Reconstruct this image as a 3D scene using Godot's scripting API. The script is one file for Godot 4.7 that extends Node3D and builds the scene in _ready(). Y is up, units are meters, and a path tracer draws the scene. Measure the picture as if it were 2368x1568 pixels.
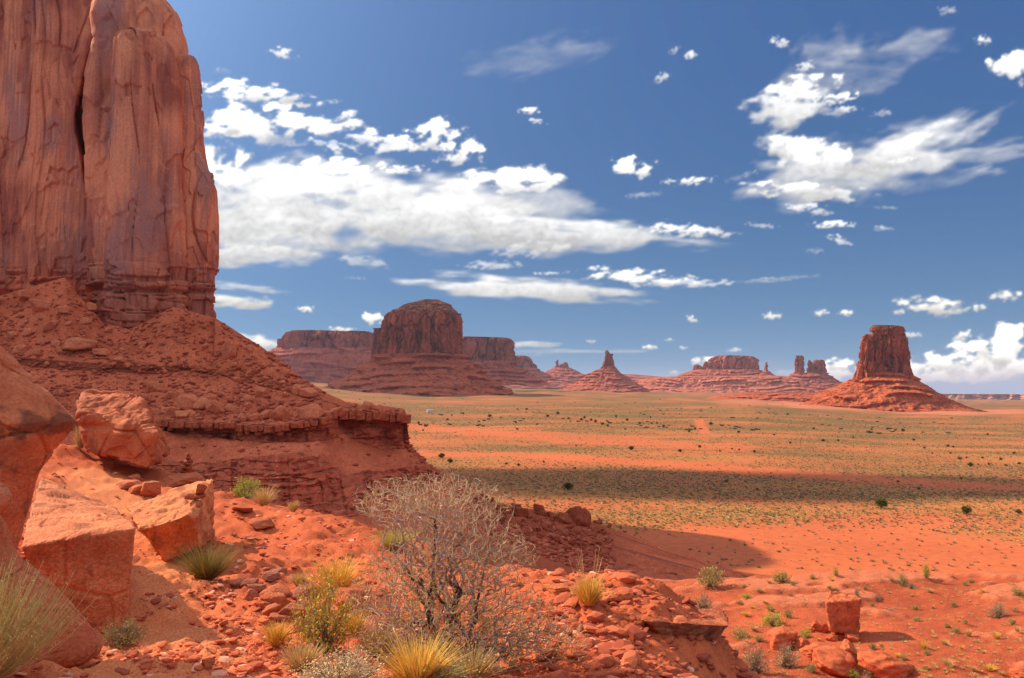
extends Node3D
# A desert valley of red sandstone buttes seen from a rocky hillside.
# Measured points are written as (x, y) on a 2368 x 1568 view of the photograph together with a distance in metres.

const FOCAL := 1858.6
const MID_X := 1184.0
const MID_Y := 784.0
const EYE_Y := 890.0          # row of the eye level
const SUN_AZIMUTH := -58.0    # degrees from the view axis, minus is to the left
const SUN_HEIGHT := 33.5

var pitch := atan((EYE_Y - MID_Y) / FOCAL)
var cp := cos(pitch)
var sp := sin(pitch)

var fbm: FastNoiseLite
var fine: FastNoiseLite
var soft: FastNoiseLite
var ridged: FastNoiseLite
var cells: FastNoiseLite
var gaps: FastNoiseLite
var used := {}
var mats := {}
var tex := {}


func _ready() -> void:
	make_noises()
	make_camera_and_light()
	make_materials()
	make_plain()
	make_far_rocks()
	make_near_butte()
	make_ridge()
	make_bench()
	make_hillside()
	make_clouds()
	make_hero_rocks()
	make_talus_boulders()
	make_bench_things()
	make_plants()
	make_plain_plants()
	make_gravel()


# ---------------------------------------------------------------- helpers

func at(x: float, y: float, d: float) -> Vector3:
	var a := (x - MID_X) / FOCAL
	var b := (MID_Y - y) / FOCAL
	var forward := cp - b * sp
	return Vector3(a / forward * d, (b * cp + sp) / forward * d, -d)


func noise_of(kind: int, seed_value: int, octaves := 1) -> FastNoiseLite:
	var n := FastNoiseLite.new()
	n.noise_type = kind as FastNoiseLite.NoiseType
	n.seed = seed_value
	n.frequency = 1.0
	if octaves > 1:
		n.fractal_type = FastNoiseLite.FRACTAL_FBM
		n.fractal_octaves = octaves
	else:
		n.fractal_type = FastNoiseLite.FRACTAL_NONE
	return n


func make_noises() -> void:
	fbm = noise_of(FastNoiseLite.TYPE_SIMPLEX, 3, 4)
	fine = noise_of(FastNoiseLite.TYPE_SIMPLEX, 17, 3)
	soft = noise_of(FastNoiseLite.TYPE_SIMPLEX, 29)
	ridged = noise_of(FastNoiseLite.TYPE_SIMPLEX, 41, 3)
	ridged.fractal_type = FastNoiseLite.FRACTAL_RIDGED
	cells = noise_of(FastNoiseLite.TYPE_CELLULAR, 53)
	cells.cellular_return_type = FastNoiseLite.RETURN_CELL_VALUE
	cells.cellular_jitter = 0.9
	gaps = noise_of(FastNoiseLite.TYPE_CELLULAR, 53)
	gaps.cellular_return_type = FastNoiseLite.RETURN_DISTANCE2_SUB
	gaps.cellular_jitter = 0.9


func numbered(called: String) -> String:
	var k: int = used.get(called, 0)
	used[called] = k + 1
	return called if k == 0 else "%s_%03d" % [called, k]


func tag(o: Node, label: String, category: String, group := "", kind := "") -> Node:
	if label != "":
		o.set_meta("label", label)
	if category != "":
		o.set_meta("category", category)
	if group != "":
		o.set_meta("group", group)
	if kind != "":
		o.set_meta("kind", kind)
	return o


func thing(called: String, label: String, category: String, where := Vector3.ZERO, group := "") -> Node3D:
	var o := Node3D.new()
	o.name = numbered(called)
	add_child(o)
	o.position = where
	tag(o, label, category, group)
	return o


func put(called: String, mesh: Mesh, mat: Material, parent: Node = null) -> MeshInstance3D:
	var o := MeshInstance3D.new()
	o.mesh = mesh
	o.material_override = mat
	if parent == null:
		o.name = numbered(called)
		add_child(o)
	else:
		o.name = called
		parent.add_child(o, true)
	return o


func structure(called: String, mesh: Mesh, mat: Material) -> MeshInstance3D:
	var o := put(called, mesh, mat)
	o.set_meta("kind", "structure")
	return o


# piecewise linear table lookup: rows of [key, value, value ...]
func look(table: Array, key: float) -> Array:
	var n := table.size()
	if key <= table[0][0]:
		return table[0]
	if key >= table[n - 1][0]:
		return table[n - 1]
	for i in n - 1:
		var b: Array = table[i + 1]
		if key <= b[0]:
			var a: Array = table[i]
			var t: float = (key - a[0]) / (b[0] - a[0])
			var r := []
			for k in a.size():
				r.append(lerpf(a[k], b[k], t))
			return r
	return table[n - 1]


func grid_mesh(points: PackedVector3Array, colors: PackedColorArray, cols: int, rows: int, wrap := false, smooth := true) -> ArrayMesh:
	var index := PackedInt32Array()
	var across := cols if wrap else cols - 1
	index.resize(across * (rows - 1) * 6)
	var k := 0
	for r in rows - 1:
		for c in across:
			var a := r * cols + c
			var b := r * cols + (c + 1) % cols
			var e := a + cols
			var f := b + cols
			index[k] = a
			index[k + 1] = b
			index[k + 2] = e
			index[k + 3] = b
			index[k + 4] = f
			index[k + 5] = e
			k += 6
	return indexed_mesh(points, colors, index, smooth)


func indexed_mesh(points: PackedVector3Array, colors: PackedColorArray, index: PackedInt32Array, smooth := true) -> ArrayMesh:
	var arrays := []
	arrays.resize(Mesh.ARRAY_MAX)
	arrays[Mesh.ARRAY_VERTEX] = points
	if colors.size():
		arrays[Mesh.ARRAY_COLOR] = colors
	arrays[Mesh.ARRAY_INDEX] = index
	if smooth:
		var normals := PackedVector3Array()
		normals.resize(points.size())
		for i in range(0, index.size(), 3):
			var p := points[index[i]]
			var n := (points[index[i + 2]] - p).cross(points[index[i + 1]] - p)
			normals[index[i]] += n
			normals[index[i + 1]] += n
			normals[index[i + 2]] += n
		for i in normals.size():
			normals[i] = normals[i].normalized()
		arrays[Mesh.ARRAY_NORMAL] = normals
	var m := ArrayMesh.new()
	m.add_surface_from_arrays(Mesh.PRIMITIVE_TRIANGLES, arrays)
	return m


func mix3(a: Color, b: Color, t: float) -> Color:
	return a.lerp(b, clampf(t, 0.0, 1.0))


func step01(a: float, b: float, x: float) -> float:
	return smoothstep(a, b, x)


# smooth height surface through measured points (thin plate spline), kept on a grid
class Surface:
	var x0: float
	var z0: float
	var dx: float
	var nx: int
	var nz: int
	var grid := PackedFloat32Array()

	func _init(points: Array, lo: Vector2, hi: Vector2, cell: float) -> void:
		var n := points.size()
		var s := 0.1
		var m := []
		for i in n + 3:
			var row := PackedFloat64Array()
			row.resize(n + 4)
			m.append(row)
		for i in n:
			for j in n:
				m[i][j] = u(Vector2(points[i].x - points[j].x, points[i].z - points[j].z).length() * s)
			m[i][i] += 0.002
			m[i][n] = 1.0
			m[i][n + 1] = points[i].x * s
			m[i][n + 2] = points[i].z * s
			m[n][i] = 1.0
			m[n + 1][i] = points[i].x * s
			m[n + 2][i] = points[i].z * s
			m[i][n + 3] = points[i].y
		var size := n + 3
		for c in size:
			var best := c
			for r in range(c, size):
				if absf(m[r][c]) > absf(m[best][c]):
					best = r
			var keep = m[c]
			m[c] = m[best]
			m[best] = keep
			for r in size:
				if r != c and m[r][c] != 0.0:
					var f: float = m[r][c] / m[c][c]
					var a: PackedFloat64Array = m[r]
					var b: PackedFloat64Array = m[c]
					for k in range(c, size + 1):
						a[k] -= f * b[k]
					m[r] = a
		var w := PackedFloat64Array()
		for i in size:
			w.append(m[i][size] / m[i][i])
		x0 = lo.x
		z0 = lo.y
		dx = cell
		nx = int((hi.x - lo.x) / cell) + 2
		nz = int((hi.y - lo.y) / cell) + 2
		grid.resize(nx * nz)
		for j in nz:
			for i in nx:
				var x := x0 + i * dx
				var z := z0 + j * dx
				var h := w[n] + w[n + 1] * x * s + w[n + 2] * z * s
				for k in n:
					h += w[k] * u(Vector2(x - points[k].x, z - points[k].z).length() * s)
				grid[j * nx + i] = h

	func u(r: float) -> float:
		return r * r * log(r) if r > 1e-9 else 0.0

	func height(x: float, z: float) -> float:
		var fx := clampf((x - x0) / dx, 0.0, nx - 1.001)
		var fz := clampf((z - z0) / dx, 0.0, nz - 1.001)
		var i := int(fx)
		var j := int(fz)
		fx -= i
		fz -= j
		var k := j * nx + i
		return lerpf(lerpf(grid[k], grid[k + 1], fx), lerpf(grid[k + nx], grid[k + nx + 1], fx), fz)


# ---------------------------------------------------------------- camera, sky, sun

func make_camera_and_light() -> void:
	var cam := Camera3D.new()
	cam.name = "camera"
	cam.fov = rad_to_deg(2.0 * atan(MID_Y / FOCAL))
	cam.rotation.x = pitch
	cam.near = 0.1
	cam.far = 120000.0
	add_child(cam)
	cam.current = true

	var e := Environment.new()
	e.background_mode = Environment.BG_SKY
	var s := Sky.new()
	var pano := PanoramaSkyMaterial.new()
	pano.panorama = ImageTexture.create_from_image(sky_image())
	s.sky_material = pano
	e.sky = s
	e.background_energy_multiplier = 3.0
	e.tonemap_mode = Environment.TONE_MAPPER_LINEAR
	e.tonemap_exposure = 1.4
	e.fog_enabled = true
	e.fog_light_color = Color(0.86, 0.84, 0.93)
	e.fog_density = 0.00002
	e.sdfgi_enabled = true
	e.ssao_enabled = true
	e.ssil_enabled = true
	var we := WorldEnvironment.new()
	we.name = "world_environment"
	we.environment = e
	add_child(we)

	var sun := DirectionalLight3D.new()
	sun.name = "sun"
	sun.light_energy = 1.6
	sun.light_color = Color(1.0, 0.93, 0.80)
	sun.light_angular_distance = 0.55
	sun.shadow_enabled = true
	sun.rotation = Vector3(deg_to_rad(-SUN_HEIGHT), deg_to_rad(180.0 - SUN_AZIMUTH), 0.0)
	add_child(sun)


# Clouds in view: [x, y, half width, half height, turn in degrees, density, raggedness 0 soft .. 1 crisp]
const CLOUDS := [
	[580, 213, 135, 24, 9, 1.2, 0.9], [640, 285, 190, 46, 4, 1.3, 0.9], [500, 292, 60, 24, 0, 1.0, 0.9], [890, 327, 85, 26, 4, 1.0, 1.0], [1005, 308, 60, 34, 0, 1.1, 0.9],
	[1070, 350, 60, 30, -8, 1.1, 0.9], [770, 338, 55, 14, 14, 0.9, 0.9], [505, 385, 75, 50, 0, 1.3, 0.6], [740, 388, 150, 26, 0, 1.0, 0.6], [930, 392, 60, 10, 0, 0.8, 0.8],
	[620, 470, 250, 110, 0, 1.0, 0.12], [900, 490, 400, 95, 4, 0.95, 0.1], [600, 545, 240, 62, 0, 1.0, 0.1], [760, 430, 260, 60, 0, 0.8, 0.15], [1080, 520, 320, 60, 5, 0.8, 0.12], [1190, 415, 125, 34, 2, 1.2, 0.7], [1150, 470, 240, 70, 4, 0.62, 0.12],
	[560, 590, 170, 28, 0, 0.9, 0.2], [1330, 540, 320, 38, 2, 0.95, 0.2], [1590, 533, 105, 16, 4, 1.1, 0.5], [1230, 575, 90, 20, -4, 0.7, 0.4], [1140, 613, 70, 12, 0, 0.7, 0.4],
	[1220, 668, 265, 30, 4, 1.2, 0.15], [1480, 642, 140, 20, 5, 1.0, 0.7], [1600, 655, 100, 12, 0, 0.6, 0.7], [1790, 646, 110, 6, -5, 0.45, 0.5], [545, 697, 95, 17, 3, 1.0, 0.3],
	[560, 665, 120, 9, 6, 0.6, 0.3], [708, 715, 20, 8, 0, 1.2, 0.6], [860, 736, 30, 15, 0, 1.3, 0.6], [787, 762, 32, 8, 0, 1.1, 0.5], [590, 795, 75, 22, 6, 1.2, 0.3],
	[1230, 797, 70, 7, 0, 0.7, 0.3], [1300, 812, 190, 5, 0, 0.55, 0.2], [1240, 820, 50, 6, 0, 0.5, 0.3], [1457, 388, 54, 25, -4, 1.2, 0.8], [1602, 418, 46, 10, -8, 0.9, 0.7],
	[1545, 420, 18, 6, -8, 0.6, 0.7], [1715, 408, 45, 7, -16, 0.35, 0.6], [1845, 205, 100, 30, -10, 1.1, 0.7], [1835, 250, 110, 46, -6, 1.0, 0.35], [1930, 228, 52, 13, -10, 0.9, 0.8],
	[1885, 360, 85, 50, 0, 1.5, 0.45], [1830, 345, 70, 30, 10, 1.0, 0.3], [1990, 385, 270, 76, -12, 0.85, 0.18], [1870, 442, 140, 24, 4, 1.0, 0.6], [2110, 340, 210, 44, -22, 0.62, 0.2],
	[2290, 350, 140, 26, -8, 0.35, 0.2], [2170, 420, 150, 20, -12, 0.35, 0.2], [2010, 150, 220, 60, -18, 0.33, 0.2], [1900, 130, 110, 50, -30, 0.25, 0.2], [1860, 155, 26, 11, -20, 0.7, 0.8],
	[1803, 98, 24, 12, 20, 0.7, 0.9], [2345, 150, 60, 42, 6, 1.3, 0.8], [2272, 93, 18, 11, 0, 0.9, 0.9], [2190, 25, 22, 10, 0, 0.5, 0.9], [2160, 708, 84, 22, 3, 1.3, 0.5],
	[2328, 684, 40, 13, -4, 1.2, 0.5], [2262, 711, 20, 9, 0, 0.9, 0.7], [2080, 722, 16, 7, 0, 0.8, 0.6], [1783, 730, 25, 8, 0, 1.2, 0.5], [1898, 723, 18, 9, 0, 1.2, 0.5],
	[1957, 723, 18, 8, 0, 1.1, 0.6], [1600, 737, 14, 8, 20, 1.0, 0.5], [2330, 798, 80, 48, -14, 1.6, 0.75], [2235, 832, 90, 38, -8, 1.5, 0.8], [2155, 850, 70, 32, 0, 1.4, 0.8],
	[2300, 850, 130, 40, 0, 1.3, 0.5], [2180, 872, 150, 20, 0, 0.9, 0.4], [2225, 778, 24, 12, -25, 0.9, 0.8], [2110, 775, 26, 6, 0, 0.7, 0.7], [1945, 862, 62, 30, 0, 1.2, 0.5],
	[1935, 842, 45, 14, 0, 1.1, 0.7], [1830, 862, 45, 9, 0, 0.5, 0.4], [1630, 833, 36, 10, -8, 1.0, 0.7], [1503, 803, 20, 6, 0, 1.0, 0.5], [1580, 804, 14, 4, 0, 0.7, 0.6],
	[1548, 786, 10, 4, 0, 0.7, 0.6], [1560, 861, 14, 5, 0, 0.8, 0.4], [1698, 809, 18, 5, 0, 0.8, 0.5], [1368, 790, 14, 4, 0, 0.8, 0.5], [1225, 256, 24, 9, 0, 0.9, 0.9],
	[1243, 280, 20, 6, 10, 0.7, 0.9], [655, 123, 32, 13, 14, 0.8, 0.8], [1596, 127, 16, 10, -20, 0.8, 0.7], [1530, 179, 20, 11, -20, 0.6, 0.8], [1560, 117, 14, 7, -30, 0.4, 0.8],
	[1240, 130, 170, 46, -10, 0.22, 0.2], [1926, 519, 50, 9, 0, 0.9, 0.8], [1872, 482, 50, 13, 8, 0.7, 0.8], [1942, 554, 28, 10, 20, 0.7, 0.9], [2045, 527, 26, 5, 6, 0.5, 0.7],
	[1765, 522, 40, 6, 6, 0.45, 0.7], [2050, 480, 30, 4, 4, 0.35, 0.7], [1885, 580, 20, 6, 0, 0.5, 0.8], [2040, 530, 22, 5, -6, 0.4, 0.7], [2040, 262, 26, 8, -10, 0.5, 0.8],
	[1960, 252, 30, 7, 0, 0.6, 0.8], [770, 234, 20, 5, 0, 0.5, 0.8], [515, 165, 22, 7, 10, 0.35, 0.7], [1490, 450, 50, 6, -6, 0.3, 0.7], [820, 643, 30, 3, 2, 0.4, 0.5],
	[850, 605, 60, 14, 8, 0.6, 0.3], [1265, 632, 34, 4, 0, 0.8, 0.4], [1790, 335, 40, 30, 0, 0.5, 0.2], [2120, 320, 40, 10, -12, 0.5, 0.6], [2075, 375, 40, 9, -16, 0.6, 0.6],
]
const BLUE_GAPS := [[755, 466, 70, 16, 8], [700, 330, 160, 16, 0], [1060, 597, 160, 12, 0]]


func ellipse(c: Array, x: float, y: float) -> float:
	var t := deg_to_rad(c[4])
	var dx: float = x - c[0]
	var dy: float = y - c[1]
	var a: float = (dx * cos(t) + dy * sin(t)) / c[2]
	var b: float = (-dx * sin(t) + dy * cos(t)) / c[3]
	return a * a + b * b


func sky_base(azimuth: float, height: float) -> Vector3:
	# linear radiance of the clear air; paler low down and towards the sun
	var up := clampf(height / 90.0, 0.0, 1.0)
	var low := exp(-height / 7.0)
	var mid := exp(-height / 22.0)
	var c := Vector3(0.034, 0.094, 0.290)
	c += Vector3(0.018, 0.066, 0.085) * mid
	c += Vector3(0.135, 0.215, 0.185) * low
	var to_sun := acos(clampf(sin(deg_to_rad(height)) * sin(deg_to_rad(SUN_HEIGHT)) + cos(deg_to_rad(height)) * cos(deg_to_rad(SUN_HEIGHT)) * cos(deg_to_rad(azimuth - SUN_AZIMUTH)), -1.0, 1.0))
	var near := exp(-rad_to_deg(to_sun) / 15.0)
	c += Vector3(1.5, 2.2, 3.2) * near
	return c * (1.0 + 0.15 * up)


func sky_image() -> Image:
	var wide := 4096
	var tall := 2048
	var small := Image.create(1024, 512, false, Image.FORMAT_RGB8)
	var hor := sky_base(0.0, 0.0)
	var floor_color := srgb(hor)
	var cover := noise_of(FastNoiseLite.TYPE_SIMPLEX, 77, 5)
	var wisp := noise_of(FastNoiseLite.TYPE_SIMPLEX, 79, 4)
	for j in 512:
		var h := 90.0 - (j + 0.5) * 180.0 / 512.0
		if h < -1.0:
			continue
		for i in 1024:
			var az := (i + 0.5) * 360.0 / 1024.0 - 180.0
			var c := sky_base(az, maxf(h, 0.0))
			# broken cloud over the rest of the sky, made brighter and fuller overhead to lift the shade
			var dir := Vector3(sin(deg_to_rad(az)) * cos(deg_to_rad(h)), sin(deg_to_rad(h)), -cos(deg_to_rad(az)) * cos(deg_to_rad(h)))
			var q := dir / maxf(dir.y + 0.18, 0.18) * 1.6
			var n := cover.get_noise_2d(q.x, q.z) * 0.75 + wisp.get_noise_2d(q.x * 3.1 + 7.0, q.z * 3.1) * 0.35
			var thin_low := lerpf(0.14, -0.06, step01(16.0, 34.0, h))
			var d := step01(thin_low, thin_low + 0.40, n)
			c = c.lerp(Vector3(1.0, 0.99, 0.98) * (2.4 - 0.5 * d), d * 0.95)
			small.set_pixel(i, j, srgb(c))
	small.fill_rect(Rect2i(0, 257, 1024, 255), floor_color)
	small.resize(wide, tall, Image.INTERPOLATE_CUBIC)
	small.fill_rect(Rect2i(0, tall / 2 + 3, wide, tall / 2 - 3), floor_color)
	# the part in view at full detail
	var boxes := []
	for c in CLOUDS:
		boxes.append(Rect2(c[0] - c[2] * 1.9 - 8, c[1] - (c[3] + c[2] * absf(sin(deg_to_rad(c[4])))) * 2.0 - 8, c[2] * 3.8 + 16, (c[3] + c[2] * absf(sin(deg_to_rad(c[4])))) * 4.0 + 16))
	var puff := noise_of(FastNoiseLite.TYPE_SIMPLEX, 91, 5)
	puff.fractal_gain = 0.5
	for j in range(int((90.0 - 31.0) / 180.0 * tall), tall / 2 + 3):
		var h := 90.0 - (j + 0.5) * 180.0 / tall
		var edge_h := step01(31.0, 28.5, h)
		# only the clouds that can reach this row
		var y_mid := MID_Y - (sin(deg_to_rad(h)) * cp - cos(deg_to_rad(h)) * sp) / (cos(deg_to_rad(h)) * cp + sin(deg_to_rad(h)) * sp) * FOCAL
		var side_c := cos(deg_to_rad(38.0))
		var y_side := MID_Y - (sin(deg_to_rad(h)) * cp - cos(deg_to_rad(h)) * side_c * sp) / (cos(deg_to_rad(h)) * side_c * cp + sin(deg_to_rad(h)) * sp) * FOCAL
		var near_row := []
		for k in CLOUDS.size():
			if boxes[k].position.y < maxf(y_mid, y_side) + 4.0 and boxes[k].end.y > minf(y_mid, y_side) - 4.0:
				near_row.append(k)
		for i in range(int((180.0 - 38.0) / 360.0 * wide), int((180.0 + 38.0) / 360.0 * wide)):
			var az := (i + 0.5) * 360.0 / wide - 180.0
			var ch := cos(deg_to_rad(h))
			var dir := Vector3(sin(deg_to_rad(az)) * ch, sin(deg_to_rad(h)), -cos(deg_to_rad(az)) * ch)
			# place on the measured view
			var f := -dir.z * cp + dir.y * sp
			var x := MID_X + dir.x / f * FOCAL
			var y := MID_Y - (dir.y * cp + dir.z * sp) / f * FOCAL
			var c := sky_base(az, maxf(h, 0.0))
			var total := 0.0
			var glow := 0.0
			var firm := 0.0
			var w0 := wisp.get_noise_2d(x * 0.012 + 60.0, y * 0.012) * 16.0
			var w1 := puff.get_noise_2d((x + w0) * 0.0075, (y + w0 * 0.6) * 0.015)
			var w2 := puff.get_noise_2d((x + w0) * 0.026 + 31.0, (y - w0) * 0.040)
			var w3 := puff.get_noise_2d(x * 0.07, y * 0.09 + 13.0)
			var thin := wisp.get_noise_2d(x * 0.004 + y * 0.002, y * 0.012)
			var veil := soft.get_noise_2d(x * 0.006, y * 0.018 + 3.0) * 0.6 + soft.get_noise_2d(x * 0.014 + 9.0, y * 0.045) * 0.28 + thin * 0.25
			for k: int in near_row:
				if not boxes[k].has_point(Vector2(x, y)):
					continue
				var cl: Array = CLOUDS[k]
				var r := ellipse(cl, x, y)
				if r > 3.6:
					continue
				var crisp: float = cl[6]
				# ragged at the cloud's own scale, drawn out along it
				var turn := deg_to_rad(cl[4])
				var ux: float = ((x - cl[0]) * cos(turn) + (y - cl[1]) * sin(turn)) / cl[2]
				var uy: float = (-(x - cl[0]) * sin(turn) + (y - cl[1]) * cos(turn)) / cl[3]
				var lean := ux * 1.5 + uy * 0.25
				var s := 0.0
				if crisp < 0.4:
					var n1 := wisp.get_noise_2d(lean * 0.8 + k * 17.3, uy * 0.8)
					s = step01(0.0, 1.15, 1.18 - r + n1 * (0.55 + crisp) + veil * 0.35) * cl[5]
				else:
					var long := clampf(cl[2] / cl[3] * 0.4, 1.0, 2.2)
					var n1 := puff.get_noise_2d(lean * long * 0.75 + k * 17.3, uy * 0.75)
					s = step01(0.0, lerpf(1.25, 0.9, crisp), 1.0 - r + n1 * (0.8 + crisp * 0.75) + w3 * 0.12) * cl[5]
				if cl[5] < 0.6:
					s *= 0.8 + thin * 0.9
				total += maxf(s, 0.0) * (1.0 - minf(total, 1.0) * 0.6)
				firm += s * crisp
				# lit tops, greyer undersides
				glow += s * clampf((cl[1] - y) / cl[3], -1.0, 1.0)
			for g in BLUE_GAPS:
				var r := ellipse(g, x, y)
				if r < 2.5:
					total *= 1.0 - 0.6 * step01(1.8, 0.0, r + w1 * 1.2)
			total = clampf(total, 0.0, 1.3)
			var cover_share := clampf(total, 0.0, 1.0)
			var bright := lerpf(0.78, 1.35, clampf(firm, 0.0, 1.0)) + lerpf(0.25, 0.6, clampf(firm, 0.0, 1.0)) * clampf(glow, -1.0, 1.0) + 0.16 * (w2 * 0.8 + w1 * 0.6)
			bright = clampf(bright, 0.6, 2.4)
			var tint := Vector3(1.0, 0.995, 0.985)
			if h < 6.0:
				tint = Vector3(1.0, 0.975, 0.90)
				bright *= 0.94
			c = c.lerp(tint * bright, cover_share * 0.96)
			var old := small.get_pixel(i, j)
			var edge := step01(38.0, 34.5, absf(az)) * edge_h
			small.set_pixel(i, j, old.lerp(srgb(c), edge))
	# a panorama begins straight ahead: swap its halves
	var turned := Image.create(wide, tall, false, Image.FORMAT_RGB8)
	turned.blit_rect(small, Rect2i(wide / 2, 0, wide / 2, tall), Vector2i.ZERO)
	turned.blit_rect(small, Rect2i(0, 0, wide / 2, tall), Vector2i(wide / 2, 0))
	return turned


# the picture stores radiance / 3 as sRGB
func srgb(v: Vector3) -> Color:
	v /= 1.38  # the exposure
	return Color(clampf(v.x / 3.0, 0.0, 1.0), clampf(v.y / 3.0, 0.0, 1.0), clampf(v.z / 3.0, 0.0, 1.0)).linear_to_srgb()


# ---------------------------------------------------------------- materials

func grey_texture(seed_value: int, freq: float, octaves: int, low: float, high: float, kind := FastNoiseLite.TYPE_SIMPLEX, size := 512) -> ImageTexture:
	var n := noise_of(kind, seed_value, octaves)
	n.frequency = freq
	var im := n.get_seamless_image(size, size)
	im.convert(Image.FORMAT_L8)
	var data := im.get_data()
	for i in data.size():
		data[i] = int(255.0 * clampf(lerpf(low, high, data[i] / 255.0), 0.0, 1.0))
	im = Image.create_from_data(size, size, false, Image.FORMAT_L8, data)
	im.convert(Image.FORMAT_RGB8)
	return ImageTexture.create_from_image(im)


func surface(called: String, grain: String, tile: float, bump: String, depth_cm: float, rough := 0.95, shine := 0.2, tint := Color(1.0, 0.76, 0.62)) -> StandardMaterial3D:
	var m := StandardMaterial3D.new()
	m.resource_name = called
	m.vertex_color_use_as_albedo = true
	m.albedo_color = tint.linear_to_srgb()
	m.roughness = rough
	m.metallic_specular = shine
	m.uv1_triplanar = true
	m.uv1_world_triplanar = true
	m.uv1_scale = Vector3.ONE / tile
	if grain != "":
		m.albedo_texture = tex[grain]
	if bump != "":
		m.heightmap_enabled = true
		m.heightmap_texture = tex[bump]
		m.heightmap_scale = depth_cm
	if called == "stone_cliff":
		m.uv1_scale = Vector3(1.0 / 9.0, 1.0 / 14.0, 1.0 / 9.0)
	mats[called] = m
	return m


func leafy(called: String, light_through := 0.5) -> StandardMaterial3D:
	var m := StandardMaterial3D.new()
	m.resource_name = called
	m.vertex_color_use_as_albedo = true
	m.roughness = 0.8
	m.metallic_specular = 0.2
	m.cull_mode = BaseMaterial3D.CULL_DISABLED
	if light_through > 0.0:
		m.backlight_enabled = true
		m.backlight = Color(light_through, light_through, light_through)
	mats[called] = m
	return m


func make_materials() -> void:
	tex["grain"] = grey_texture(5, 0.035, 5, 0.76, 1.06)
	tex["patch"] = grey_texture(6, 0.03, 5, 0.90, 1.02)
	tex["faint"] = grey_texture(15, 0.03, 4, 0.90, 1.04)
	tex["pits"] = grey_texture(8, 0.05, 4, 0.0, 1.0)
	tex["lumps"] = grey_texture(9, 0.02, 5, 0.0, 1.0)
	surface("stone_close", "grain", 0.7, "pits", 0.9, 0.85, 0.25, Color(1.0, 0.76, 0.58))
	surface("stone_bench", "faint", 2.0, "pits", 2.5)
	surface("stone_ridge", "grain", 9.0, "pits", 12.0)
	surface("stone_cliff", "faint", 18.0, "pits", 4.0, 0.95, 0.2, Color(1.0, 0.84, 0.80))
	surface("stone_far", "grain", 150.0, "pits", 150.0, 0.95, 0.2, Color(1.0, 0.72, 0.66))
	surface("stone_farther", "grain", 320.0, "pits", 250.0, 0.95, 0.2, Color(1.0, 0.72, 0.66))
	surface("earth_close", "grain", 0.5, "pits", 0.7)
	surface("earth_bench", "grain", 3.0, "pits", 2.5)
	surface("earth_plain", "patch", 60.0, "", 0.0, 0.95, 0.2, Color(1.0, 0.88, 0.80))
	surface("chips", "", 1.0, "", 0.0, 0.95, 0.2, Color(1.0, 0.85, 0.8))
	leafy("grass", 0.5)
	leafy("leaf", 0.5)
	leafy("twig", 0.0)


# ---------------------------------------------------------------- valley floor

const FALL := [[-0.9, -0.012], [-0.25, -0.0115], [-0.118, -0.001], [0.0, -0.0015], [0.15, 0.001], [0.30, 0.003], [0.38, 0.008], [0.466, 0.0135], [0.65, 0.015], [2.0, 0.015]]


func plain_height(x: float, z: float) -> float:
	var d := maxf(-z, 1.0)
	var s: float = look(FALL, x / d)[1]
	return -38.0 - s * maxf(d - 200.0, 0.0) + soft.get_noise_2d(x * 0.004, z * 0.004) * (0.5 + minf(d, 4000.0) * 0.0012)


# where the ray through a measured point meets the valley floor
func on_plain(x: float, y: float) -> Vector3:
	var lo := 60.0
	var hi := 30000.0
	for i in 40:
		var m := sqrt(lo * hi)
		var p := at(x, y, m)
		if p.y > plain_height(p.x, p.z):
			lo = m
		else:
			hi = m
	var q := at(x, y, lo)
	q.y = plain_height(q.x, q.z)
	return q


func track(points: Array) -> PackedVector2Array:
	var r := PackedVector2Array()
	for p in points:
		var q := on_plain(p[0], p[1])
		r.append(Vector2(q.x, q.z))
	return r


func beside(line: PackedVector2Array, p: Vector2) -> float:
	var best := 1e9
	for i in line.size() - 1:
		best = minf(best, p.distance_squared_to(Geometry2D.get_closest_point_to_segment(p, line[i], line[i + 1])))
	return sqrt(best)


const SAND := Color(0.60, 0.165, 0.068)
const GOLD := Color(0.47, 0.205, 0.072)
const OLIVE := Color(0.225, 0.13, 0.056)
const PINK := Color(0.64, 0.25, 0.165)
const BRICK := Color(0.50, 0.13, 0.056)

# distance, scrub, dry grass
const COVER := [[100.0, 0.0, 0.0], [205.0, 0.03, 0.05], [228.0, 0.22, 0.45], [275.0, 0.25, 0.6], [292.0, 0.62, 0.4], [350.0, 0.72, 0.3], [385.0, 0.45, 0.45], [430.0, 0.4, 0.5],
	[500.0, 0.5, 0.6], [600.0, 0.25, 0.5], [680.0, 0.5, 0.6], [820.0, 0.62, 0.45], [1100.0, 0.66, 0.35], [1800.0, 0.6, 0.3], [3000.0, 0.72, 0.3], [6000.0, 0.5, 0.3], [60000.0, 0.5, 0.2]]

var wash: PackedVector2Array
var streak: PackedVector2Array
var trail: PackedVector2Array


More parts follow.
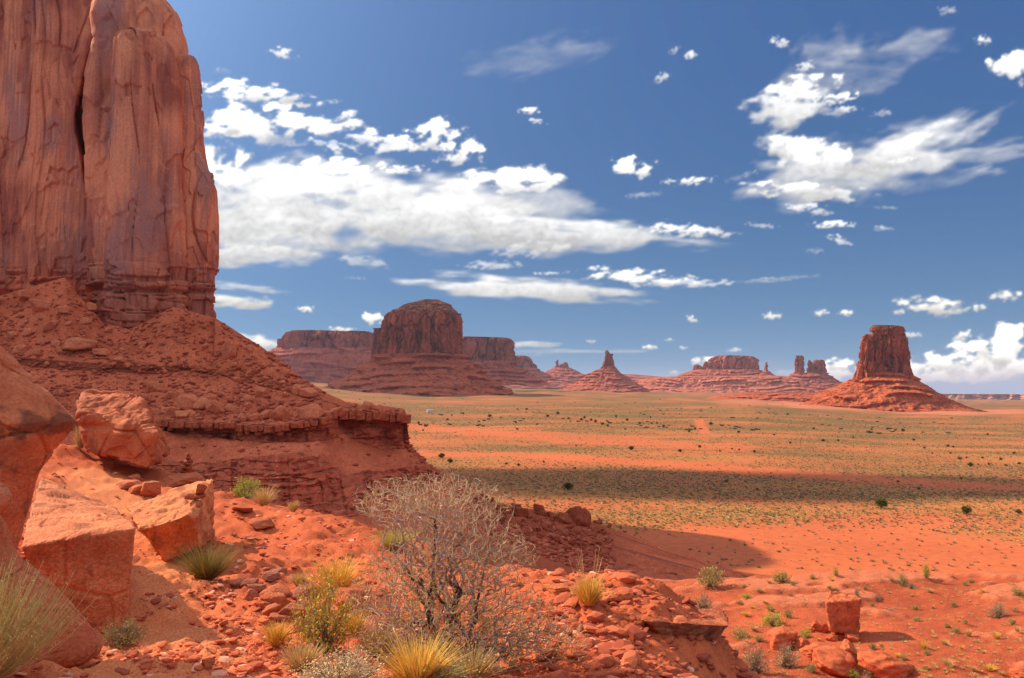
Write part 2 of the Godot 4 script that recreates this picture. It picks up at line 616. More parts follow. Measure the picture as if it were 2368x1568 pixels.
# share of scrub and of dry grass on the valley floor
func cover_at(x: float, z: float) -> Vector2:
	var d := -z
	var wob := soft.get_noise_2d(x * 0.006, z * 0.012) * 0.12 + fbm.get_noise_2d(x * 0.03, z * 0.06) * 0.06
	var c := look(COVER, d * (1.0 + wob))
	var patch := fbm.get_noise_2d(x * 0.004, z * 0.010) * 0.9
	var open_sand := step01(196.0, 236.0, d * (1.0 + wob * 0.7))
	var scrub := clampf(c[1] + 0.20 * step01(270.0, 330.0, d) + patch * 1.0 * step01(200.0, 300.0, d), 0.0, 1.0) * open_sand
	var dry := clampf(c[2] + fbm.get_noise_2d(x * 0.008 + 40.0, z * 0.018) * 0.7, 0.0, 1.0) * open_sand
	if d < 900.0:
		var p := Vector2(x, z)
		var w := beside(wash, p) + fbm.get_noise_2d(x * 0.05, z * 0.05) * 9.0
		var open := step01(24.0, 6.0, w)
		var w2 := beside(streak, p) + fbm.get_noise_2d(x * 0.02, z * 0.04) * 40.0
		open = maxf(open, step01(75.0, 25.0, w2) * 0.9)
		if d > 500.0:
			open = maxf(open, step01(7.0, 3.0, beside(trail, p)))
		scrub *= 1.0 - 0.93 * open
		dry *= 1.0 - 0.85 * open
	return Vector2(scrub, dry)


func make_plain() -> void:
	wash = track([[960, 1048], [1200, 1052], [1430, 1066], [1600, 1078], [1800, 1092], [2050, 1111], [2368, 1130], [2700, 1150]])
	streak = track([[900, 985], [1000, 990], [1150, 1000], [1300, 1012], [1450, 1022], [1620, 1030]])
	trail = track([[1604, 950], [1618, 975], [1634, 1002]])
	var cols := 460
	var rows := 330
	var pts := PackedVector3Array()
	var colors := PackedColorArray()
	pts.resize(cols * rows)
	colors.resize(cols * rows)
	var mitten := at(2050, 900, 2000)
	for c in cols:
		var u := c / float(cols - 1) * 2.0 - 1.0
		var bearing := deg_to_rad(u * 37.0 if absf(u) < 0.88 else signf(u) * (32.56 + (absf(u) - 0.88) / 0.12 * 45.0))
		var tb := tan(bearing)
		for r in rows:
			var v := r / float(rows - 1)
			var d := 1.0 / lerpf(1.0 / 40000.0, 1.0 / 75.0, pow(v, 1.25))
			var x := tb * d
			var z := -d
			var k := r * cols + c
			pts[k] = Vector3(x, plain_height(x, z), z)
			var cv := cover_at(x, z)
			var col := SAND.lerp(BRICK, clampf(0.25 + 0.5 * fbm.get_noise_2d(x * 0.01, z * 0.02), 0.0, 0.6))
			var near_mitten := step01(620.0, 260.0, Vector2(x - mitten.x, (z - mitten.z) * 1.1).length() + soft.get_noise_2d(x * 0.01, z * 0.01) * 120.0)
			col = col.lerp(PINK, near_mitten * 0.8)
			cv *= 1.0 - 0.75 * near_mitten
			col = col.lerp(GOLD, cv.y * 0.85)
			var scrub_share := cv.x * lerpf(0.45, 0.97, step01(260.0, 560.0, d))
			var green := OLIVE.lerp(Color(0.19, 0.135, 0.055), 0.5 + 0.5 * soft.get_noise_2d(x * 0.002, z * 0.006))
			col = col.lerp(green, scrub_share)
			var speck := 1.0 + fine.get_noise_2d(x * 0.35, z * 0.35) * 0.03
			colors[k] = Color(col.r * speck, col.g * speck, col.b * speck)
	structure("desert_plain", grid_mesh(pts, colors, cols, rows), mats["earth_plain"])


# ---------------------------------------------------------------- rock shapes that stand on measured outlines

# levels: rows of [y, left x, right x]; the body is a rounded column round that outline at distance d
func column_mesh(levels: Array, d: float, deep: float, cols: int, rows: int, square: float, shape: Callable, paint: Callable, cap := true, facing := true, smooth := true) -> ArrayMesh:
	var pts := PackedVector3Array()
	var colors := PackedColorArray()
	var total := rows + (1 if cap else 0)
	pts.resize(cols * total)
	colors.resize(cols * total)
	var y0: float = levels[0][0]
	var y1: float = levels[levels.size() - 1][0]
	var cosines := PackedFloat32Array()
	var sines := PackedFloat32Array()
	var rounds := PackedVector2Array()
	for c in cols:
		var share := c / float(cols)
		# three quarters of the columns lie on the side that is seen
		var th := lerpf(-0.25, PI + 0.25, share / 0.78) if share < 0.78 else lerpf(PI + 0.25, TAU - 0.25, (share - 0.78) / 0.22)
		var cx := cos(th)
		var sz := sin(th)
		var reach := pow(pow(absf(cx), square) + pow(absf(sz), square), -1.0 / square)
		cosines.append(cx * reach)
		sines.append(sz * reach)
		rounds.append(Vector2(signf(cx) * pow(absf(cx), square - 1.0), signf(sz) * pow(absf(sz), square - 1.0)).normalized())
	for r in rows:
		var y := lerpf(y0, y1, r / float(rows - 1))
		var row := look(levels, y)
		var a := at(row[1], y, d)
		var b := at(row[2], y, d)
		var mid := (a + b) * 0.5
		var half := (b.x - a.x) * 0.5
		var toward := Vector3(-mid.x, 0, -mid.z).normalized() if facing else Vector3.BACK
		var side := Vector3(toward.z, 0, -toward.x)
		if facing:
			half *= toward.z
		var rr := r + (1 if cap else 0)
		for c in cols:
			var n := side * rounds[c].x + toward * rounds[c].y
			var p := mid + side * (half * cosines[c]) + toward * (half * deep * sines[c])
			var off: float = shape.call(p, y)
			# keep narrow tops from turning inside out
			off = clampf(off, -half * 0.6, half * 0.8)
			p += n * off
			var k := rr * cols + c
			pts[k] = p
			colors[k] = paint.call(p, y, off)
	if cap:
		var row := look(levels, y0)
		var mid := (at(row[1], y0, d) + at(row[2], y0, d)) * 0.5
		for c in cols:
			var p := pts[cols + c].lerp(mid, 0.98)
			p.y = pts[cols + c].y + fbm.get_noise_2d(c * 0.2, d) * 0.3
			pts[c] = p
			colors[c] = colors[cols + c]
	return grid_mesh(pts, colors, cols, total, true, smooth)


# offset of weathered sandstone: flutes, slabs, spalls and thin bedding joints, for features of size s
func cliff_offset(p: Vector3, s: float, joints: float) -> float:
	var wx := p.x + fbm.get_noise_3d(p.x / s / 3.0, p.y / s / 5.0, p.z / s / 3.0) * s * 1.2
	var wz := p.z + p.x * 0.3
	var q := Vector3(wx / s, p.y / s * 0.16, wz / s)
	var slabs := cells.get_noise_3d(q.x * 0.55, q.y * 0.8, q.z * 0.55)
	var crack := gaps.get_noise_3d(q.x * 0.55, q.y * 0.8, q.z * 0.55) + 1.0
	var small := cells.get_noise_3d(q.x * 1.7 + 9.0, q.y * 3.0, q.z * 1.7)
	var flute := soft.get_noise_3d(q.x * 1.3, q.y * 0.35, q.z * 1.3)
	var o := slabs * 0.36 + small * 0.15 + flute * 0.26 + fbm.get_noise_3d(q.x * 0.8, p.y / s * 0.5, q.z * 0.8) * 0.14
	o -= step01(0.13, 0.0, crack) * 0.55
	if joints > 0.0:
		var h := p.y / s * 1.15 + soft.get_noise_2d(p.x / s * 0.15, p.z / s * 0.15) * 0.4
		var f := h - floorf(h)
		o -= joints * step01(0.12, 0.0, minf(f, 1.0 - f)) * 0.4
	return o * s


func cliff_color(p: Vector3, s: float, light: Color, dark: Color, off: float) -> Color:
	var streak_n := fbm.get_noise_3d(p.x / s * 0.9, p.y / s * 0.07, p.z / s * 0.9)
	var patch := fbm.get_noise_3d(p.x / s * 0.25 + 3.0, p.y / s * 0.18, p.z / s * 0.25)
	var t := clampf(0.42 + streak_n * 0.75 + patch * 0.65, 0.0, 1.0)
	var c := light.lerp(dark, t)
	var g := 1.0 + fine.get_noise_3d(p.x / s * 3.0, p.y / s * 3.0, p.z / s * 3.0) * 0.14
	return Color(c.r * g, c.g * g, c.b * g)


# apron of rubble with hard ledges: size s is the height of one step
func apron_offset(p: Vector3, s: float) -> float:
	var h := -p.y / s + soft.get_noise_2d(p.x / s * 0.05, p.z / s * 0.05) * 0.7
	var f := h - floorf(h)
	var which := floorf(h)
	var there := step01(-0.15, 0.25, soft.get_noise_3d(p.x / s * 0.12, which * 3.7, p.z / s * 0.12) + 0.1 * sin(which * 2.3))
	var o := (minf(f / 0.62, 1.0) - f) * s * 2.0 * there
	o += (fbm.get_noise_3d(p.x / s * 0.5, p.y / s * 0.25, p.z / s * 0.5) * 0.32 + absf(soft.get_noise_3d(p.x / s * 0.22, 0.0, p.z / s * 0.22)) * -0.6 - absf(soft.get_noise_3d(p.x / s * 0.6, 7.0, p.z / s * 0.6)) * 0.4) * s
	o += (fine.get_noise_3d(p.x / s * 2.6, p.y / s * 2.6, p.z / s * 2.6) * 0.16 + cells.get_noise_3d(p.x / s * 1.4, p.y / s * 1.4, p.z / s * 1.4) * 0.10) * s
	return o


func apron_color(p: Vector3, s: float, light: Color, dark: Color) -> Color:
	var h := p.y / s + soft.get_noise_2d(p.x / s * 0.1, p.z / s * 0.1) * 0.3
	var band := soft.get_noise_2d(h * 1.6, 5.0) * 0.6 + fbm.get_noise_3d(p.x / s * 0.5, p.y / s * 0.5, p.z / s * 0.5) * 0.7
	var c := light.lerp(dark, clampf(0.45 + band, 0.0, 1.0))
	var g := 1.0 + fine.get_noise_3d(p.x / s * 2.5, p.y / s * 2.5, p.z / s * 2.5) * 0.25
	return Color(c.r * g, c.g * g, c.b * g)


const RED_LIGHT := Color(0.56, 0.20, 0.105)
const RED_DARK := Color(0.30, 0.105, 0.070)
const APRON_LIGHT := Color(0.58, 0.195, 0.095)
const APRON_DARK := Color(0.40, 0.125, 0.070)


func rock_part(called: String, parent: Node, levels: Array, d: float, deep: float, cols: int, rows: int, square: float, s: float, joints: float, light: Color, dark: Color, mat: String) -> MeshInstance3D:
	var sh := func(p: Vector3, _y: float) -> float: return cliff_offset(p, s, joints)
	var pa := func(p: Vector3, _y: float, off: float) -> Color: return cliff_color(p, s, light, dark, off)
	return put(called, column_mesh(levels, d, deep, cols, rows, square, sh, pa, true, true, false), mats[mat], parent)


func apron_part(called: String, parent: Node, levels: Array, d: float, deep: float, cols: int, rows: int, s: float, light: Color, dark: Color, mat: String) -> MeshInstance3D:
	var sh := func(p: Vector3, _y: float) -> float: return apron_offset(p, s)
	var pa := func(p: Vector3, _y: float, _off: float) -> Color: return apron_color(p, s, light, dark)
	return put(called, column_mesh(levels, d, deep, cols, rows, 2.2, sh, pa, true, true, false), mats[mat], parent)


func make_far_rocks() -> void:
	# the broad butte that stands alone on the plain
	var o := thing("sandstone_butte", "broad dome-topped dark red butte on a wide stepped apron in mid valley", "butte")
	rock_part("cliff", o, [[726, 897, 1060], [730, 892, 1064], [746, 885, 1067], [770, 880, 1066], [795, 876, 1066], [822, 872, 1067], [842, 866, 1070]], 2900, 0.85, 300, 120, 2.7, 18, 0.1, Color(0.54, 0.19, 0.11), Color(0.12, 0.05, 0.042), "stone_far")
	rock_part("cap", o, [[693, 980, 1012], [697, 966, 1020], [699, 960, 1026], [703, 942, 1038], [705, 938, 1040], [710, 930, 1044], [712, 924, 1046], [717, 918, 1050], [719, 908, 1052], [724, 904, 1056], [728, 896, 1060]], 2900, 0.85, 200, 40, 2.3, 12, 0.8, Color(0.56, 0.32, 0.19), Color(0.24, 0.115, 0.075), "stone_far")
	rock_part("buttress", o, [[759, 868, 886], [765, 866, 888], [800, 862, 890], [838, 857, 892]], 2895, 0.8, 70, 50, 2.4, 14, 0.2, Color(0.46, 0.18, 0.11), Color(0.22, 0.09, 0.065), "stone_far")
	apron_part("rubble_apron", o, [[820, 868, 1075], [830, 858, 1084], [850, 833, 1107], [873, 798, 1140], [898, 748, 1172], [912, 715, 1192], [925, 690, 1210], [940, 660, 1235]], 2900, 0.9, 330, 120, 24, APRON_LIGHT, APRON_DARK, "stone_far")

	# long mesa beyond it
	o = thing("sandstone_mesa", "long flat-topped red mesa with a small horn at one end, behind the broad butte", "mesa")
	rock_part("cliff", o, [[766, 680, 856], [769, 668, 862], [776, 662, 868], [790, 655, 874], [805, 650, 880], [826, 646, 890]], 5200, 0.35, 260, 50, 4.0, 45, 0.1, Color(0.50, 0.19, 0.12), Color(0.27, 0.11, 0.085), "stone_farther")
	rock_part("horn", o, [[783, 643, 650], [787, 641, 655], [795, 640, 662], [812, 638, 668]], 5200, 0.8, 50, 24, 2.4, 22, 0.1, Color(0.48, 0.18, 0.12), Color(0.27, 0.11, 0.085), "stone_farther")
	apron_part("rubble_apron", o, [[806, 638, 895], [814, 618, 910], [830, 604, 925], [855, 590, 945], [885, 575, 970], [900, 560, 990]], 5200, 0.45, 260, 90, 28, Color(0.62, 0.23, 0.14), Color(0.44, 0.15, 0.10), "stone_farther")

	o = thing("sandstone_mesa", "stout red mesa with a tan rim, its cliff fluted, next to the broad butte", "mesa")
	rock_part("cliff", o, [[779, 1040, 1112], [782, 1040, 1172], [787, 1040, 1183], [795, 1040, 1188], [815, 1040, 1190], [842, 1040, 1191]], 4600, 0.5, 170, 70, 3.2, 34, 0.1, Color(0.47, 0.19, 0.115), Color(0.25, 0.10, 0.075), "stone_farther")
	apron_part("rubble_apron", o, [[835, 1030, 1192], [848, 1020, 1204], [862, 1010, 1224], [876, 1000, 1250], [890, 990, 1285]], 4600, 0.7, 190, 60, 26, Color(0.56, 0.20, 0.12), Color(0.36, 0.125, 0.085), "stone_farther")

	o = thing("sandstone_mesa", "small hazy red mesa farthest off beyond the stout mesa", "mesa")
	rock_part("cliff", o, [[823, 1150, 1217], [827, 1150, 1223], [834, 1150, 1231], [843, 1150, 1236], [854, 1150, 1240]], 7000, 0.6, 100, 30, 3.0, 40, 0.1, Color(0.48, 0.19, 0.12), Color(0.29, 0.12, 0.09), "stone_farther")
	apron_part("rubble_apron", o, [[851, 1140, 1241], [858, 1130, 1252], [865, 1120, 1268], [878, 1110, 1290]], 7000, 0.8, 110, 34, 26, Color(0.56, 0.21, 0.13), Color(0.40, 0.14, 0.10), "stone_farther")

	o = thing("sandstone_butte", "little crown-shaped butte with three stubby towers on a cone of rubble", "butte")
	for t in [[[832, 1287, 1291], [840, 1286, 1293], [853, 1284, 1297]], [[842, 1294, 1303], [852, 1292, 1306]], [[838, 1304, 1311], [842, 1302, 1313], [852, 1300, 1314]]]:
		rock_part("tower", o, t, 7500, 0.8, 44, 24, 2.6, 22, 0.1, Color(0.47, 0.18, 0.115), Color(0.30, 0.12, 0.09), "stone_farther")
	apron_part("rubble_apron", o, [[849, 1281, 1316], [856, 1268, 1331], [863, 1255, 1345], [870, 1236, 1364], [885, 1210, 1395]], 7500, 0.8, 130, 44, 24, Color(0.56, 0.20, 0.125), Color(0.38, 0.135, 0.095), "stone_farther")

	o = thing("sandstone_spire", "red spire with a jagged notched top rising from a steep stepped cone", "spire")
	for t in [[[810, 1402, 1407], [814, 1401, 1409], [832, 1400, 1411], [852, 1398, 1412]], [[818, 1409, 1416], [830, 1408, 1417], [852, 1405, 1419]], [[836, 1397, 1408], [844, 1395, 1412], [853, 1393, 1419]]]:
		rock_part("tower", o, t, 5000, 0.8, 50, 40, 2.6, 16, 0.1, Color(0.50, 0.19, 0.115), Color(0.30, 0.115, 0.08), "stone_farther")
	apron_part("rubble_apron", o, [[848, 1388, 1424], [853, 1384, 1429], [856, 1376, 1430], [864, 1360, 1438], [874, 1348, 1453], [886, 1332, 1472], [898, 1305, 1492], [910, 1280, 1510]], 5000, 0.85, 190, 66, 20, Color(0.56, 0.20, 0.12), Color(0.36, 0.125, 0.085), "stone_farther")

	o = thing("low_plateau", "long low red plateau with pale ledges carrying the far mesa and the twin towers", "plateau")
	apron_part("stepped_flank", o, [[869, 1600, 1800], [872, 1500, 1845], [877, 1478, 1880], [886, 1460, 1925], [895, 1440, 1955], [904, 1400, 1990], [914, 1360, 2040]], 5800, 0.45, 420, 60, 24, Color(0.62, 0.27, 0.17), Color(0.42, 0.145, 0.10), "stone_farther")

	o = thing("sandstone_mesa", "wide red mesa with fluted cliffs standing on the long low plateau", "mesa")
	rock_part("cliff", o, [[822, 1658, 1700], [824, 1650, 1735], [830, 1644, 1746], [838, 1640, 1751], [850, 1637, 1752], [860, 1632, 1754]], 6500, 0.5, 190, 44, 3.0, 38, 0.1, Color(0.54, 0.205, 0.125), Color(0.29, 0.115, 0.085), "stone_farther")
	rock_part("shoulder", o, [[836, 1630, 1646], [845, 1624, 1648], [859, 1618, 1650]], 6500, 0.8, 60, 24, 2.6, 30, 0.1, Color(0.54, 0.205, 0.125), Color(0.31, 0.12, 0.085), "stone_farther")
	rock_part("knob", o, [[843, 1604, 1613], [848, 1603, 1622], [859, 1600, 1630]], 6500, 0.8, 50, 20, 2.6, 24, 0.1, Color(0.50, 0.19, 0.12), Color(0.30, 0.12, 0.085), "stone_farther")
	apron_part("rubble_apron", o, [[855, 1600, 1756], [862, 1582, 1768], [868, 1568, 1776], [878, 1550, 1795]], 6480, 0.6, 190, 34, 20, Color(0.58, 0.21, 0.13), Color(0.38, 0.135, 0.09), "stone_farther")

	o = thing("sandstone_spire", "thin red needle on a small cone between the wide mesa and the twin towers", "spire")
	rock_part("tower", o, [[837, 1771, 1773.4], [846, 1770, 1774.6], [855, 1769, 1776], [862, 1765, 1779]], 6300, 0.9, 36, 34, 2.2, 14, 0.1, Color(0.52, 0.20, 0.12), Color(0.32, 0.125, 0.09), "stone_farther")
	apron_part("rubble_apron", o, [[858, 1764, 1780], [866, 1750, 1790], [871, 1742, 1797], [880, 1730, 1806]], 6300, 0.9, 90, 30, 18, Color(0.58, 0.21, 0.13), Color(0.38, 0.135, 0.09), "stone_farther")

	o = thing("twin_towers", "pair of upright red rock towers, one slim and one split, on a shared rise", "rock towers")
	for t in [[[822, 1842, 1853], [825, 1840, 1855], [845, 1840, 1857], [870, 1837, 1861]], [[833, 1868, 1873], [838, 1867, 1877.5], [870, 1866, 1879]], [[832, 1884, 1900], [835, 1881, 1906], [850, 1880, 1908], [870, 1879, 1912]]]:
		rock_part("tower", o, t, 5600, 0.8, 60, 50, 2.8, 18, 0.1, Color(0.44, 0.165, 0.105), Color(0.24, 0.10, 0.08), "stone_farther")
	apron_part("rubble_apron", o, [[862, 1833, 1914], [869, 1822, 1921], [875, 1819, 1930], [886, 1800, 1947], [898, 1770, 1965]], 5600, 0.8, 150, 44, 20, Color(0.50, 0.18, 0.12), Color(0.34, 0.12, 0.09), "stone_farther")

	o = thing("red_terraces", "low terraced red ledges running out from the foot of the tall capped butte", "ledges")
	apron_part("stepped_flank", o, [[907, 1720, 1990], [911, 1680, 2005], [918, 1640, 2020], [926, 1615, 2035], [934, 1600, 2045], [944, 1580, 2055], [956, 1560, 2070]], 2500, 0.5, 300, 70, 9, Color(0.56, 0.195, 0.105), Color(0.36, 0.115, 0.07), "stone_far")

	# the tall butte with the overhanging cap
	o = thing("sandstone_butte", "tall narrow red butte with an overhanging cap rock on a broad cone of rubble", "butte")
	rock_part("cliff", o, [[772, 2012, 2090], [778, 2006, 2093], [790, 2004, 2096], [810, 2003, 2099], [830, 2001, 2102], [850, 1998, 2104], [866, 1994, 2107], [880, 1990, 2112]], 2000, 0.8, 230, 110, 2.8, 12, 0.1, Color(0.46, 0.16, 0.09), Color(0.20, 0.075, 0.055), "stone_far")
	rock_part("buttress", o, [[773, 2000, 2012], [778, 1996, 2016], [790, 1993, 2018], [810, 1991, 2020], [830, 1987, 2022], [850, 1982, 2026], [876, 1978, 2032]], 1985, 0.9, 100, 90, 2.5, 12, 0.1, Color(0.54, 0.19, 0.10), Color(0.30, 0.105, 0.065), "stone_far")
	rock_part("pillar", o, [[809, 2098, 2101], [813, 2096, 2103], [850, 2095, 2105], [884, 2093, 2112]], 1985, 0.9, 50, 70, 2.3, 6, 0.1, Color(0.54, 0.19, 0.10), Color(0.32, 0.11, 0.07), "stone_far")
	rock_part("cap", o, [[752, 2018, 2034], [754, 2015, 2076], [757, 2013, 2090], [764, 2012, 2092], [769, 2017, 2091], [772, 2014, 2092], [776, 2016, 2088]], 1995, 0.8, 150, 36, 2.8, 7, 0.9, Color(0.48, 0.22, 0.12), Color(0.27, 0.115, 0.07), "stone_far")
	apron_part("rubble_apron", o, [[860, 1992, 2104], [866, 1980, 2110], [880, 1955, 2124], [890, 1936, 2141], [902, 1908, 2160], [916, 1878, 2184], [928, 1860, 2206], [941, 1840, 2240], [952, 1815, 2275], [962, 1790, 2315], [975, 1760, 2360]], 2000, 0.8, 380, 150, 16, Color(0.60, 0.20, 0.09), Color(0.42, 0.13, 0.065), "stone_far")

	o = thing("low_rise", "low hazy red rise along the foot of the farthest mesas", "ridge")
	apron_part("stepped_flank", o, [[866, 1130, 1470], [872, 1080, 1540], [880, 1040, 1600], [890, 1000, 1680], [905, 950, 1750]], 8600, 0.3, 200, 40, 26, Color(0.60, 0.25, 0.16), Color(0.42, 0.15, 0.11), "stone_farther")

	# rim of table land on the horizon
	o = thing("table_land", "thin pale pink rim of table land along the far horizon", "plateau")
	rock_part("cliff", o, [[912.5, 2120, 2900], [914, 2110, 2920], [918, 2090, 2940], [927, 2050, 2980]], 9500, 0.1, 300, 14, 6.0, 70, 0.2, Color(0.78, 0.50, 0.40), Color(0.50, 0.28, 0.22), "stone_farther")


# ---------------------------------------------------------------- the great butte close by

const WALL_LIGHT := Color(0.86, 0.335, 0.175)
const WALL_DARK := Color(0.40, 0.125, 0.085)
const WALL_GREY := Color(0.42, 0.215, 0.185)


func wall_offset(p: Vector3, y: float, s: float) -> float:
	var o := soft.get_noise_3d(p.x * 0.045, p.y * 0.007, p.z * 0.045) * 1.3
	# tall plates between upright joints, with spalled scars
	var wx := p.x + soft.get_noise_3d(p.x * 0.03, p.y * 0.03, p.z * 0.03) * 2.5
	var q := Vector3(wx * 0.12, p.y * 0.0065, p.z * 0.12)
	o += cells.get_noise_3d(q.x, q.y, q.z) * 0.6
	o -= step01(0.035, 0.0, gaps.get_noise_3d(q.x, q.y, q.z) + 1.0) * 0.9 * step01(-0.1, 0.25, soft.get_noise_3d(p.x * 0.05, p.y * 0.03, p.z * 0.05))
	var q2 := Vector3(wx * 0.27, p.y * 0.03, p.z * 0.27)
	o += cells.get_noise_3d(q2.x, q2.y, q2.z) * 0.26
	# broken-off plates leave stepped scars
	var q3 := Vector3(wx * 0.42 + 17.0, p.y * 0.16, p.z * 0.42)
	var scar := step01(0.02, 0.05, fbm.get_noise_3d(p.x * 0.05 + 8.0, p.y * 0.045, p.z * 0.05))
	o += (cells.get_noise_3d(q3.x, q3.y, q3.z) * 0.42 - 0.4) * scar
	o += soft.get_noise_3d(p.x * 1.3, p.y * 0.04, p.z * 1.3) * 0.07 + fine.get_noise_3d(p.x * 0.5, p.y * 0.35, p.z * 0.5) * 0.12
	# layered foot: hard beds with open joints between
	var foot := step01(600.0, 640.0, y)
	if foot > 0.0:
		var h := p.y * 0.40 + soft.get_noise_2d(p.x * 0.03, p.z * 0.03) * 0.6 + soft.get_noise_2d(p.y * 0.3, 11.0) * 0.7 + fine.get_noise_3d(p.x * 0.2, p.y * 0.2, p.z * 0.2) * 0.2
		var f := h - floorf(h)
		var bed := floorf(h)
		o += foot * cells.get_noise_3d(p.x * 0.16 + bed * 7.0, bed * 3.0, p.z * 0.16) * 0.55
		o += foot * (fposmod(sin(bed * 12.9898) * 43758.5, 1.0) - 0.5) * 0.9
		o -= foot * step01(0.16, 0.0, minf(f, 1.0 - f)) * (0.6 + 0.9 * soft.get_noise_2d(p.x * 0.08, bed * 5.0))
		o -= foot * step01(0.10, 0.0, gaps.get_noise_3d(p.x * 0.17 + bed * 7.0, bed * 3.0, p.z * 0.17) + 1.0) * 0.6 * step01(-0.2, 0.3, soft.get_noise_3d(p.x * 0.1, bed * 3.0, p.z * 0.1))
		o -= step01(668.0, 676.0, y) * step01(686.0, 678.0, y) * 1.3
	return o


func wall_color(p: Vector3, y: float) -> Color:
	var run := fbm.get_noise_3d(p.x * 0.30, p.y * 0.006, p.z * 0.30)
	var run2 := fbm.get_noise_3d(p.x * 0.9 + 11.0, p.y * 0.014, p.z * 0.9)
	var patch := fbm.get_noise_3d(p.x * 0.045, p.y * 0.035, p.z * 0.045)
	var wx := p.x + soft.get_noise_3d(p.x * 0.03, p.y * 0.03, p.z * 0.03) * 2.5
	var plate := cells.get_noise_3d(wx * 0.12, p.y * 0.0065, p.z * 0.12) + cells.get_noise_3d(wx * 0.27, p.y * 0.03, p.z * 0.27) * 0.8
	var t := clampf(0.36 + run * 0.5 + run2 * 0.26 + patch * 0.95 + plate * 0.28, 0.0, 1.0)
	var c := WALL_LIGHT.lerp(WALL_DARK, t)
	# bluish desert varnish
	var varnish := step01(0.12, 0.5, fbm.get_noise_3d(p.x * 0.06 + 30.0, p.y * 0.022, p.z * 0.06) + run2 * 0.3)
	c = c.lerp(WALL_GREY, varnish * 0.7)
	var foot := step01(610.0, 680.0, y)
	c = c.lerp(Color(0.42, 0.14, 0.085), foot * 0.55)
	var g := 1.0 + fine.get_noise_3d(p.x * 1.3, p.y * 1.3, p.z * 1.3) * 0.12
	return Color(c.r * g, c.g * g, c.b * g)


func wall_part(called: String, parent: Node, levels: Array, d: float, deep: float, cols: int, rows: int, square: float, s: float, facing := true) -> void:
	var sh := func(p: Vector3, y: float) -> float:
		var o := wall_offset(p, y, s)
		return o
	var pa := func(p: Vector3, y: float, _off: float) -> Color: return wall_color(p, y)
	put(called, column_mesh(levels, d, deep, cols, rows, square, sh, pa, true, facing), mats["stone_cliff"], parent)


# broad upright face running out of the picture, with a deep open crack beside the tall pillar
func main_wall(parent: Node) -> void:
	var cols := 300
	var rows := 340
	var pts := PackedVector3Array()
	var colors := PackedColorArray()
	pts.resize(cols * rows)
	colors.resize(cols * rows)
	for r in rows:
		var v := r / float(rows - 1)
		var y := lerpf(-60.0, 790.0, maxf((v - 0.03) / 0.97, 0.0))
		var row := look([[0, 216], [60, 214], [110, 208], [150, 196], [200, 186], [260, 174], [300, 177], [340, 188], [400, 197], [460, 200]], y)
		for c in cols:
			var u := c / float(cols - 1)
			# the far left is coarse; the last columns turn back behind the pillar
			var x := lerpf(-1100.0, -80.0, u / 0.12) if u < 0.12 else lerpf(-80.0, 236.0, minf((u - 0.12) / 0.82, 1.0))
			var p := at(x, y, 216.0)
			p.z = -216.0 + p.y * -0.03
			if u > 0.94:
				p *= 1.0 + (u - 0.94) / 0.06 * 0.25
			elif v < 0.03:
				p *= 1.0 + (1.0 - v / 0.03) * 0.2
			else:
				var o := wall_offset(p, y, 9.0)
				var dx: float = (x - row[1]) / 10.0
				var slot := 22.0 * exp(-dx * dx * dx * dx) * step01(60.0, 170.0, y) * step01(430.0, 380.0, y)
				# a bulge beside the crack overhangs it a little
				o += 1.6 * exp(-pow((x - row[1] + 26.0) / 14.0, 2.0)) * step01(30.0, 120.0, y) * step01(260.0, 180.0, y)
				p.z += o
				p *= 1.0 + slot / p.length()
			pts[r * cols + c] = p
			colors[r * cols + c] = wall_color(p, y)
	put("main_wall", grid_mesh(pts, colors, cols, rows), mats["stone_cliff"], parent)


func make_near_butte() -> void:
	var o := thing("great_butte", "huge sheer red sandstone butte with tall cracks above the rubble slope", "butte")
	# main wall, then the pillars in front of it, nearest last
	main_wall(o)
	wall_part("tall_pillar", o, [[-46, 290, 330], [-34, 262, 350], [-14, 238, 366], [0, 232, 380], [30, 226, 410], [65, 220, 424], [100, 228, 433], [150, 220, 440], [200, 212, 452], [260, 205, 458], [320, 210, 462], [400, 212, 466], [520, 212, 470], [640, 212, 474], [790, 214, 474]], 204, 0.75, 210, 330, 3.2, 7.0)
	wall_part("domed_pillar", o, [[72, 310, 350], [76, 292, 372], [86, 276, 392], [104, 270, 404], [130, 268, 410], [200, 262, 416], [300, 255, 420], [450, 240, 424], [560, 236, 428], [640, 232, 432], [790, 226, 436]], 193, 0.62, 210, 320, 3.0, 6.0)
	wall_part("corner_pillar", o, [[131, 420, 444], [136, 412, 450], [150, 406, 456], [220, 402, 464], [290, 402, 469], [330, 404, 466], [352, 404, 468], [380, 404, 482], [410, 404, 495], [440, 404, 502], [500, 404, 507], [560, 406, 509], [620, 408, 508], [650, 410, 504], [690, 412, 500], [720, 414, 497], [790, 414, 496]], 201, 0.85, 160, 300, 2.8, 4.5)
	wall_part("rear_pillar", o, [[138, 330, 410], [152, 314, 430], [200, 306, 448], [300, 300, 456], [420, 300, 470], [640, 300, 482], [820, 300, 482]], 248, 0.8, 90, 60, 3.0, 7.0)
	# the butte runs on far back behind its corner; it throws the long shade across the valley floor
	wall_part("rear_wall", o, [[226, -600, 300], [240, -660, 400], [270, -680, 440], [400, -690, 462], [640, -690, 470], [900, -690, 470]], 300, 0.25, 120, 60, 6.0, 12.0, false)


# ---------------------------------------------------------------- rubble slope and ledges under it

